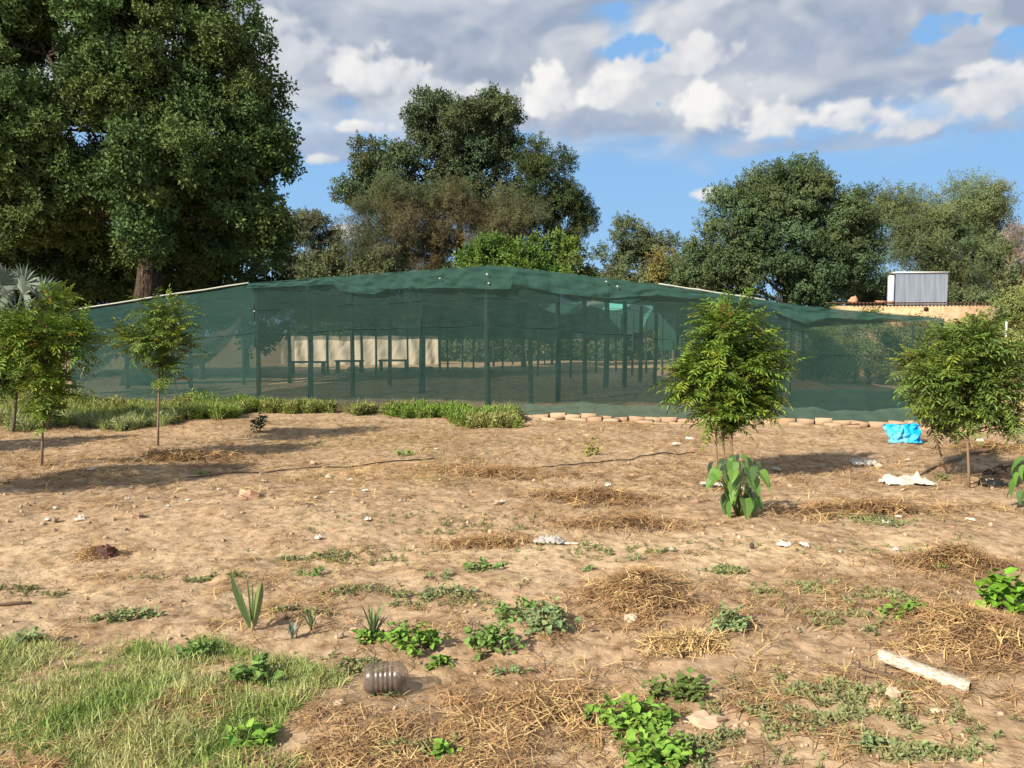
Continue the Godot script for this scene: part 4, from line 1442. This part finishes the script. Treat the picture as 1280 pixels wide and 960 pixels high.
# ---------------------------------------------------------------- single weeds
func build_weeds() -> void:
	rng.seed = 31
	var fm := foliage_mat("herb", 0.85)
	var stem_mat := mat("weed stem", lin(0.13, 0.15, 0.06), 0.8)
	# [px, foot py, width px, depth m, height m, leaves, leaf m, colour, label]
	var g1 := Color(0.155, 0.255, 0.070)
	var g2 := Color(0.165, 0.30, 0.05)
	var g3 := Color(0.205, 0.275, 0.120)
	for q in [[512, 822, 84, .18, .13, 190, .045, g2, "bushy green weed right behind the plastic bottle"], [462, 806, 60, .12, .07, 100, .04, g2, "low green weed round the foot of the spiky tuft"], [545, 832, 40, .06, .05, 45, .04, g2, "small trailing weed shoot beside the plastic bottle"],
			[618, 822, 96, .22, .13, 230, .048, g1, "dark green weed clump, front half of the large pair"], [690, 797, 92, .26, .13, 220, .048, g3, "grey green weed clump, back half of the large pair"], [648, 778, 60, .2, .11, 110, .045, g1, "green weed tuft behind the large weed pair"],
			[560, 748, 72, .2, .07, 130, .035, g3, "flat grey green weed on the sandy track"], [600, 712, 84, .25, .06, 130, .04, g1, "wide low weed across the sandy track"], [548, 722, 40, .15, .04, 60, .03, g3, "small flat weed beside the wide low one"],
			[916, 796, 56, .16, .15, 170, .04, g3, "grey green round weed standing alone on the sand"], [790, 915, 120, .26, .12, 300, .046, g2, "bright green leafy weed at the foot of the straw"], [862, 880, 96, .26, .09, 200, .04, Color(0.13, 0.19, 0.05), "weed behind the flat pale stone"], [825, 965, 110, .22, .1, 240, .05, g2, "bright green weed spreading in front of the flat pale stone"],
			[1130, 778, 52, .12, .09, 100, .045, g2, "green weed tuft at the edge of the straw heap"], [1122, 660, 40, .1, .06, 40, .035, g3, "low weed below the reddish dry grass bank"], [1095, 945, 70, .08, .05, 100, .035, g3, "flat grey weed on bare sand in front of the white plank"],
			[1165, 940, 40, .05, .04, 50, .03, g3, "tiny flat weed beside the flat grey one"], [1180, 722, 20, .05, .06, 40, .03, g2, "small bright weed among the dead roots"], [155, 778, 90, .14, .06, 150, .035, g3, "flat grey green weed beyond the grass patch"], [388, 716, 32, .1, .07, 55, .035, g1, "small green weed behind the palm seedling"],
			[740, 572, 30, .2, .24, 80, .06, Color(0.24, 0.27, 0.05), "yellow green tuft in the withered grass"], [800, 706, 30, .1, .04, 40, .03, g3, "low weed between the track and the brown heap"], [735, 712, 22, .06, .05, 30, .03, g3, "tiny weed near the brown straw heap"], [895, 722, 40, .08, .03, 50, .03, g3, "small flat weed before the round one"],
			[560, 950, 36, .06, .06, 60, .035, g2, "small green weed by the yellow straw"], [320, 546, 26, .3, .34, 90, .08, Color(0.10, 0.135, 0.06), "dark stunted shrub on the mound before the net"], [250, 592, 22, .1, .08, 30, .04, g2, "small green weed at the edge of the shade"], [505, 572, 24, .2, .10, 40, .05, g2, "green sprout behind the yellow sand patch"],
			[1270, 766, 66, .25, .26, 170, .075, Color(0.15, 0.30, 0.03), "tall bright green leafy weed beyond the straw heap"], [640, 845, 60, .08, .03, 60, .03, g3, "flat weed between the weed pair and the straw"], [480, 870, 30, .05, .03, 40, .03, g3, "flat weed below the plastic bottle"], [1175, 600, 30, .12, .09, 60, .04, Color(0.17, 0.20, 0.06), "pale weed beside the crumpled cloth"],
			[310, 860, 70, .2, .10, 110, .05, g1, "dark leafy weed growing in the grass patch"], [250, 826, 60, .12, .09, 80, .045, g1, "green broadleaf weed in the grass near the palm seedling"], [310, 940, 60, .14, .08, 90, .05, g2, "bright weed in the grass patch near the yellow straw"], [30, 815, 50, .14, .08, 70, .04, g3, "grey weed at the far edge of the grass patch"]]:
		var c := GH(q[0], q[1])
		var d := -c.z
		var w: float = q[2] * d / F * 0.5
		c.z -= q[3] * 0.4
		c.y = ht(c.x, c.z)
		var wd := thing("weed", q[8], "weed", c)
		var st := new_st()
		st.set_smooth_group(-1)
		var ss := new_st()
		ss.set_smooth_group(-1)
		var tips := []
		for i in maxi(5, int(q[5] / 12.0)):
			var a := rr(0, TAU)
			var r := pow(rng.randf(), 0.5)
			var tip := Vector3(cos(a) * r * w, q[4] * (1.0 - 0.7 * r * r) * rr(0.55, 1.05), sin(a) * r * q[3] * 0.5)
			tips.append(tip)
			tube(ss, bend(Vector3(tip.x * 0.25, -0.005, tip.z * 0.25), tip, 2, 0.01), [0.0025, 0.002, 0.0012], 4)
		for i in int(q[5]):
			var t: Vector3 = tips[i % tips.size()]
			var f := rr(0.35, 1.08)
			var at: Vector3 = Vector3(t.x * (0.25 + 0.75 * f), maxf(t.y * f, 0.008), t.z * (0.25 + 0.75 * f)) + rdir() * q[6] * 0.5
			at.y = maxf(at.y, 0.006)
			var out := (Vector3(t.x, 0, t.z).normalized() * 0.5 + rdir() + Vector3(0, 0.1, 0)).normalized()
			out.y = clampf(out.y, -0.35, 0.6)
			var l: float = q[6] * rr(0.6, 1.2)
			var nrm := (Vector3.UP * 1.2 + rdir() * 0.6).normalized()
			var side := out.cross(nrm).normalized()
			var up := side.cross(out).normalized()
			var v := rr(0.72, 1.28)
			var col: Color = q[7]
			st.set_color(Color(col.r * v * rr(0.9, 1.15), col.g * v, col.b * v))
			var m1 := at + out * l * 0.3
			var m2 := at + out * l * 0.68
			var tp := at + out * l - up * l * 0.14
			var lw := l * rr(0.55, 0.75)
			var a1 := m1 + side * lw * 0.46 + up * l * 0.10
			var b1 := m1 - side * lw * 0.46 + up * l * 0.10
			var a2 := m2 + side * lw * 0.40 + up * l * 0.06
			var b2 := m2 - side * lw * 0.40 + up * l * 0.06
			tri(st, at, a1, m1); tri(st, at, m1, b1)
			quad(st, m1, a1, a2, m2); quad(st, m1, m2, b2, b1)
			tri(st, m2, a2, tp); tri(st, m2, tp, b2)
		var fo := part("foliage", done(st), fm, wd)
		fo.set_meta("kind", "stuff")
		var sp := part("stems", done(ss), stem_mat, wd)
		sp.set_meta("kind", "stuff")
	# spiky tufts and the palm seedling: every blade a part
	var dg := mat("blade green", lin(0.075, 0.125, 0.03), 0.5, false, 0.4)
	var lg := mat("blade light", lin(0.16, 0.21, 0.06), 0.5, false, 0.4)
	var p := GH(316, 793)
	var seed_palm := thing("palm_seedling", "palm seedling with two long pleated leaves in a V", "palm seedling", p)
	for q in [[0.31, 0.042, -0.42, 0.12, 0, 0.4], [0.26, 0.047, 0.22, 0.05, 1, 0.4], [0.26, 0.012, -0.10, 0.05, 0, 0.1], [0.25, 0.010, 0.03, 0.0, 0, 0.1], [0.20, 0.008, -0.35, 0.2, 1, 0.1], [0.17, 0.012, -0.7, 0.5, 1, 0.2]]:
		var b := Basis(Vector3.BACK, -q[2]) * Basis(Vector3.UP, PI * 0.5 if false else rr(-0.2, 0.2) + (PI if q[2] < 0.0 else 0.0))
		part("leaf", strap(q[0], q[1], 0.05, q[3], q[5], 8), [dg, lg][q[4]], seed_palm, Vector3(0, 0.02, 0), b)
	part("stem", tube_mesh([Vector3(0, -0.02, 0), Vector3(0, 0.06, 0)], [0.010, 0.008], 7), mat("seedling stem", lin(0.35, 0.24, 0.12), 0.8), seed_palm)
	for q in [[466, 800, 15, 0.19, 0.017, "spiky tuft of stiff blades rising out of a green weed"], [389, 790, 9, 0.12, 0.015, "small spiky tuft beside the dark curled strip"], [365, 800, 9, 0.10, 0.016, "blue grey spiky rosette by the edge of the grass"]]:
		var at := GH(q[0], q[1])
		var tf := thing("spiky_tuft", q[5], "plant", at)
		for i in q[2]:
			part("blade", strap(q[3] * rr(0.7, 1.1), q[4] * rr(0.8, 1.2), rr(0.05, 0.6), rr(0.0, 0.35), 0.3, 5), [dg, lg, dg][i % 3] if q[0] != 365 else mat("blue blade", lin(0.20, 0.26, 0.22), 0.6, false, 0.3), tf, Vector3.ZERO, Basis(Vector3.UP, TAU * i * 0.382))

# ---------------------------------------------------------------- lying things
func single(called: String, label: String, category: String, mesh: Mesh, m: Material, at: Vector3, b := Basis.IDENTITY, group := "") -> MeshInstance3D:
	var o := part("x", mesh, m, self, at, b)
	o.name = numbered(called)
	tag(o, label, category, group)
	return o

func crumple(w: float, h: float, d: float, amp: float, n := 18) -> ArrayMesh:      # a crumpled sheet lying in a heap
	var off := rr(-90, 90)
	return sheet(n, n, func(s: float, t: float) -> Vector3:
		var u := s * 2.0 - 1.0
		var v := t * 2.0 - 1.0
		var r := 1.0 + 0.22 * n_mid.get_noise_2d(u * 1.2 + off, v * 1.2)
		var e := clampf(1.0 - maxf(absf(u), absf(v)), 0.0, 0.35) / 0.35
		return Vector3(u * w * 0.5 * r, h * e * (0.55 + 1.0 * n_mid.get_noise_2d(u * 0.9 + off, v * 0.9 - off)) + amp * absf(n_fine.get_noise_2d(u * 0.35 + off, v * 0.35)) + 0.004, v * d * 0.5 * r))

func build_litter() -> void:
	rng.seed = 5150
	facets = true
	# ribbed plastic bottle, cut open, on its side
	var bp := GH(478, 868)
	var bt := thing("plastic_bottle", "dirty clear ribbed plastic bottle lying on its side", "bottle", bp + Vector3(0, 0.068, -0.03), 0.12)
	var prof := [Vector2(0.0, -0.085), Vector2(0.028, -0.088), Vector2(0.050, -0.084), Vector2(0.062, -0.070), Vector2(0.066, -0.05)]
	for i in 5:
		var y := -0.042 + i * 0.020
		prof += [Vector2(0.0668, y), Vector2(0.0615, y + 0.005), Vector2(0.0615, y + 0.009), Vector2(0.0668, y + 0.014)]
	prof += [Vector2(0.066, 0.062), Vector2(0.058, 0.082), Vector2(0.034, 0.102), Vector2(0.022, 0.108)]
	var st := new_st()
	st.set_smooth_group(0)
	lathe(st, prof, 28)
	var plastic := StandardMaterial3D.new()
	plastic.resource_name = "dirty plastic"
	plastic.albedo_color = Color(0.62, 0.56, 0.51, 0.55)
	plastic.transparency = BaseMaterial3D.TRANSPARENCY_ALPHA
	plastic.roughness = 0.3
	plastic.metallic_specular = 0.6
	plastic.cull_mode = BaseMaterial3D.CULL_DISABLED
	plastic.albedo_texture = noise_tex(0.02, 5, [[0.0, Color(0.45, 0.40, 0.36, 1.0)], [0.45, Color(0.8, 0.78, 0.75, 0.8)], [1.0, Color(1, 1, 1, 0.55)]], 15, 256)
	plastic.uv1_triplanar = true
	plastic.uv1_scale = Vector3(7, 7, 7)
	var lie := Basis(Vector3.BACK, -PI * 0.5)
	part("body", done(st), plastic, bt, Vector3.ZERO, lie)
	var st2 := new_st()
	st2.set_smooth_group(0)
	lathe(st2, [Vector2(0.0, -0.08), Vector2(0.045, -0.08), Vector2(0.058, -0.06), Vector2(0.058, 0.05), Vector2(0.0, 0.07)], 18)
	part("soil_inside", done(st2), mat("dark soil", lin(0.13, 0.10, 0.08), 0.95), bt, Vector3(0, -0.022, 0), lie.scaled(Vector3(1, 0.62, 0.9)))

	# the white plank and the thorny stick beside it
	var a := GH(1098, 838)
	var b := GH(1212, 872)
	var len := a.distance_to(b)
	var plank := thing("white_plank", "broken white painted plank lying by the straw heap", "plank", (a + b) * 0.5 + Vector3(0, 0.03, 0), -atan2(b.z - a.z, b.x - a.x))
	part("board", sheet(30, 12, func(s: float, t: float) -> Vector3:
		var ang := t * TAU
		var w := 0.040 * lerpf(0.8, 1.05, s) * (0.35 if s > 0.97 else (0.55 if s < 0.02 else 1.0))
		var cx := signf(cos(ang)) * pow(absf(cos(ang)), 0.45)
		var cy := signf(sin(ang)) * pow(absf(sin(ang)), 0.45)
		var n := 1.0 + 0.08 * n_fine.get_noise_2d(s * 3.0, t * 2.0)
		return Vector3((s - 0.5) * len, cy * 0.022 * n + 0.035 * (1.0 - s), cx * w * n)), mat("weathered white", lin(0.66, 0.58, 0.47), 0.85), plank)
	mats["weathered white"].albedo_texture = noise_tex(0.03, 5, [[0.0, Color(0.45, 0.36, 0.27)], [0.38, Color(0.80, 0.74, 0.66)], [0.6, Color(1, 1, 1)], [1.0, Color(1, 1, 1)]], 63, 256)
	mats["weathered white"].uv1_triplanar = true
	mats["weathered white"].uv1_scale = Vector3(3, 9, 9)
	var sa := GH(1064, 838)
	var sb := GH(1146, 868)
	var bark := mat("stick bark", lin(0.13, 0.085, 0.055), 0.9)
	var stick := thing("thorny_stick", "dark dry stick with two upright prongs beside the white plank", "stick", sa)
	var dv := sb - sa
	part("stem", tube_mesh([Vector3(0, 0.03, 0), dv * 0.25 + Vector3(0, 0.016, 0), dv * 0.5 + Vector3(0, 0.02, 0), dv * 0.75 + Vector3(0, 0.012, 0), dv + Vector3(0, 0.012, 0)], [0.004, 0.008, 0.009, 0.008, 0.005], 7, 0.1), bark, stick)
	part("prong", tube_mesh([dv * 0.15 + Vector3(0, 0.02, 0), dv * 0.12 + Vector3(0, 0.045, 0), dv * 0.11 + Vector3(-0.01, 0.06, 0)], [0.005, 0.004, 0.002], 6), bark, stick)
	part("prong", tube_mesh([dv * 0.52 + Vector3(0, 0.02, 0), dv * 0.53 + Vector3(0.004, 0.045, 0), dv * 0.50 + Vector3(0, 0.065, 0)], [0.005, 0.004, 0.002], 6), bark, stick)

	# the blue plastic by the bricks
	var bl := GH(1128, 553)
	var blue := thing("blue_plastic", "crumpled sky blue plastic sheet against the mud bricks", "plastic sheet", bl)
	var off := 17.0
	part("sheet", sheet(30, 22, func(s: float, t: float) -> Vector3:
		var u := (s - 0.5) * 0.50
		var y := 0.25 * minf(t * 1.6, 1.0)
		var z := 0.10 - 0.10 * minf(t * 1.6, 1.0) - 0.25 * maxf(t - 0.62, 0.0)
		var q := n_fine.get_noise_2d(u * 1.1 + off, t * 0.35)
		var q2 := n_mid.get_noise_2d(u * 3.0 + off, t * 1.2)
		return Vector3(u + q2 * 0.03, y * (1.0 + q2 * 0.12) + 0.004, z + q * 0.09 + q2 * 0.06)), mat("blue plastic", lin(0.50, 0.85, 0.92), 0.35, false, 0.3), blue)
	mats["blue plastic"].albedo_texture = noise_tex(0.006, 4, [[0.0, Color(0.08, 0.66, 0.92)], [0.45, Color(0.12, 0.72, 0.95)], [0.62, Color(0.55, 0.85, 0.98)], [1.0, Color(1, 1, 1)]], 29, 256)
	mats["blue plastic"].uv1_triplanar = true
	mats["blue plastic"].uv1_scale = Vector3(1.6, 0.8, 1.6)

	# rags, papers, bags
	var white := mat("off white", lin(0.60, 0.55, 0.47), 0.85, false, 0.3)
	var pale := mat("pale cloth", lin(0.55, 0.46, 0.34), 0.9)
	single("crumpled_cloth", "long crumpled off-white cloth beside the dark mulch", "cloth", crumple(0.50, 0.07, 0.28, 0.05), white, GH(1132, 604))
	single("crumpled_cloth", "crumpled pale cloth in the shade of the densest young tree", "cloth", crumple(0.32, 0.06, 0.24, 0.05), white, GH(1080, 576))
	single("grey_rag", "grey and white rag at the end of the reddish straw strip", "rag", crumple(0.22, 0.04, 0.10, 0.04), mat("grey rag", lin(0.36, 0.34, 0.31), 0.9), GH(685, 679))
	single("flat_stick", "short pale flat stick in front of the grey rag", "stick", lump(Vector3(0.12, 0.008, 0.02), 0.15), white, GH(697, 678) + Vector3(0.06, 0.008, 0.02))
	single("black_bag", "black plastic bag at the foot of the straight stem", "bag", crumple(0.26, 0.06, 0.24, 0.06), mat("black plastic", lin(0.02, 0.02, 0.022), 0.35), GH(1240, 605))
	var bd := GH(900, 609)
	single("pale_board", "pale flat board behind the heart-leaved plant, one end raised", "board", sheet(10, 3, func(s: float, t: float) -> Vector3: return Vector3((s - 0.5) * 0.5, 0.012 + 0.05 * (1.0 - s) * 0.6 + 0.01 * sin(s * 5.0), (t - 0.5) * 0.16)), white, bd + Vector3(0.05, 0, 0), Basis(Vector3.UP, -0.35))
	var strip := GH(371, 800)
	single("dark_strip", "dark curled strip sticking out of the sand by the small tuft", "strip", strap(0.12, 0.022, 0.05, 0.9, 0.1, 7), mat("dark strip", lin(0.045, 0.035, 0.035), 0.7), strip, Basis(Vector3.UP, PI * 0.5))
	single("root_stump", "dark twisted root stump on the open sand", "stump", lump(Vector3(0.07, 0.05, 0.06), 0.9, 11, 8), mat("root", lin(0.10, 0.05, 0.04), 0.9), GH(134, 692) + Vector3(0, 0.03, 0))
	single("flat_stone", "flat pale brown stone lying beside the bright green weeds", "stone", lump(Vector3(0.075, 0.024, 0.05), 0.8, 9, 5), mat("tan stone", lin(0.50, 0.36, 0.25), 0.9), GH(880, 899) + Vector3(0, 0.012, 0))
	single("round_stone", "round brown stone beside the thorny stick and green weed", "stone", lump(Vector3(0.03, 0.032, 0.03), 0.35), mat("tan stone", Color.WHITE), GH(1116, 877) + Vector3(0, 0.018, 0))
	single("long_stone", "long pale stone in the straw below the white plank", "stone", lump(Vector3(0.04, 0.014, 0.02), 0.3), mat("pale stone", lin(0.50, 0.40, 0.28), 0.9), GH(1172, 893) + Vector3(0, 0.008, 0))
	single("heap_stone", "pale stone half buried at the foot of the brown heap", "stone", lump(Vector3(0.04, 0.026, 0.03), 0.35), mats["pale stone"], GH(790, 778) + Vector3(0, 0.015, 0))
	single("brick_piece", "broken brick piece with a white face on the sand", "brick", lump(Vector3(0.10, 0.06, 0.07), 0.9, 7, 5), mat("brick piece", lin(0.55, 0.36, 0.24), 0.9), GH(309, 625) + Vector3(0, 0.02, 0))
	single("small_bird_stone", "small dark upright stone alone on the sandy track", "stone", lump(Vector3(0.018, 0.024, 0.018), 0.4), mat("dark stone", lin(0.08, 0.055, 0.05), 0.9), GH(940, 693) + Vector3(0, 0.018, 0))
	single("ground_stick", "short dark stick lying on the sandy track", "stick", tube_mesh([Vector3(-0.06, 0.01, 0), Vector3(0, 0.012, 0.005), Vector3(0.065, 0.009, 0.012)], [0.007, 0.009, 0.006], 7, 0.1), bark, GH(1083, 692))
	single("ground_stick", "dark stick at the edge of the yard beyond the grass", "stick", tube_mesh([Vector3(-0.12, 0.01, 0.02), Vector3(0, 0.014, 0), Vector3(0.1, 0.012, -0.02)], [0.006, 0.01, 0.007], 7, 0.1), bark, GH(15, 757))
	single("pale_stick", "pale bent stick on the straw near the bright weed", "stick", tube_mesh([Vector3(-0.1, 0.03, 0), Vector3(0, 0.035, -0.01), Vector3(0.09, 0.03, 0.0)], [0.003, 0.004, 0.003], 6), mat("pale stick", lin(0.5, 0.36, 0.22), 0.9), GH(715, 853))
	# the long fallen branch and the black hoses
	var pts := []
	var rad := []
	for q in [[1148, 594, .02], [1160, 586, .03], [1175, 580, .035], [1200, 574, .035], [1206, 566, .035], [1235, 562, .04], [1262, 557, .04], [1300, 548, .05], [1340, 540, .05]]:
		var w := GH(q[0], q[1])
		pts.append(w + Vector3(0, 0.03, 0))
		rad.append(q[2] * 0.6)
	single("fallen_branch", "long bare fallen branch lying behind the straight stemmed young tree", "branch", tube_mesh(pts, rad, 8, 0.12), mat("dead wood", lin(0.20, 0.145, 0.10), 0.9), Vector3.ZERO)
	for q in [[[235, 596], [330, 588], [440, 582], [545, 574]], [[640, 584], [720, 579], [790, 575], [868, 568]]]:
		var hp := []
		for w in q:
			hp.append(GH(w[0], w[1]) + Vector3(0, 0.012, 0))
		var fine := []
		for i in 25:
			var f: float = i / 24.0 * 3.0
			var j := mini(int(f), 2)
			var v: Vector3 = hp[j].lerp(hp[j + 1], f - j)
			v.y = ht(v.x, v.z) + 0.014
			v.z += 0.03 * sin(i * 0.9)
			fine.append(v)
		single("irrigation_hose", ["thin black irrigation hose along the yellow sand patch", "thin black irrigation hose near the two white scraps"][0 if q[0][0] < 400 else 1], "hose", tube_mesh(fine, taper(0.007, 0.007, 24), 6), mat("black hose", lin(0.025, 0.022, 0.02), 0.6), Vector3.ZERO)
	# black mulch and roots in the shade of the right hand saplings
	for i in 9:
		var q := GH(rr(1225, 1272), rr(588, 606))
		var dr := Vector3(rr(-0.3, 0.3), 0.0, rr(-0.1, 0.1))
		single("mulch_stick", "dark broken stick in the mulch by the second heart-leaved plant", "stick", tube_mesh([-dr + Vector3(0, 0.02, 0), Vector3(0, rr(0.03, 0.08), 0), dr + Vector3(0, 0.03, 0)], [0.008, 0.014, 0.007], 6, 0.1), bark, q, Basis.IDENTITY, "mulch sticks")
	# small white scraps over the yard
	var scrap := [crumple(0.07, 0.02, 0.05, 0.02, 7), crumple(0.10, 0.02, 0.04, 0.02, 7), crumple(0.05, 0.025, 0.05, 0.015, 7)]
	for q in [[846, 559, 1.5], [862, 551, 1.6], [971, 587, 1.5], [1225, 551, 1.8], [457, 614, .9], [460, 652, 1.0], [398, 670, 1.0], [760, 605, 1.1], [752, 612, .8], [628, 627, 1.0], [102, 652, .9], [60, 653, .8], [70, 640, .7], [115, 590, 1.2], [160, 626, .8], [274, 614, .6],
			[415, 620, .7], [438, 600, .7], [395, 628, .7], [1213, 653, .9], [1123, 646, .8], [1120, 690, .8], [980, 690, 1.3], [1005, 692, 1.0], [1135, 574, 1.1], [1238, 602, 1.3], [1262, 604, 1.0], [1108, 653, 1.0], [668, 598, .8], [840, 695, .5], [100, 655, .8], [235, 628, .6], [1105, 627, .8], [1180, 690, .6], [1050, 700, .6],
			[812, 866, .45], [820, 861, .4], [1195, 762, .7], [1240, 775, .6], [1180, 700, .5], [500, 628, .5], [210, 640, .6], [20, 620, .6], [330, 604, .6], [545, 562, .8], [700, 552, .7]]:
		single("litter_scrap", "small white scrap of litter lying on the sand", "litter", scrap[rng.randi() % 3], white, GH(q[0], q[1]) + Vector3(0, 0.006, 0), Basis(Vector3.UP, rr(0, TAU)).scaled(Vector3.ONE * q[2]), "white scraps of litter")
	for i in 46:
		var py := 560.0 + 330.0 * pow(rng.randf(), 1.3)
		var at := GH(rr(20, 1260), py)
		var s := rr(0.015, 0.04) * (1.3 if py < 660 else 0.7)
		single("loose_stone", "small loose brown stone on the sand", "stone", lump(Vector3(s, s * 0.5, s * 0.75), 0.7, 9, 6), [mats["tan stone"], mats["pale stone"], mat("brown stone", lin(0.30, 0.20, 0.13), 0.9)][i % 3], at + Vector3(0, s * 0.3, 0), Basis(Vector3.UP, rr(0, TAU)), "loose stones")
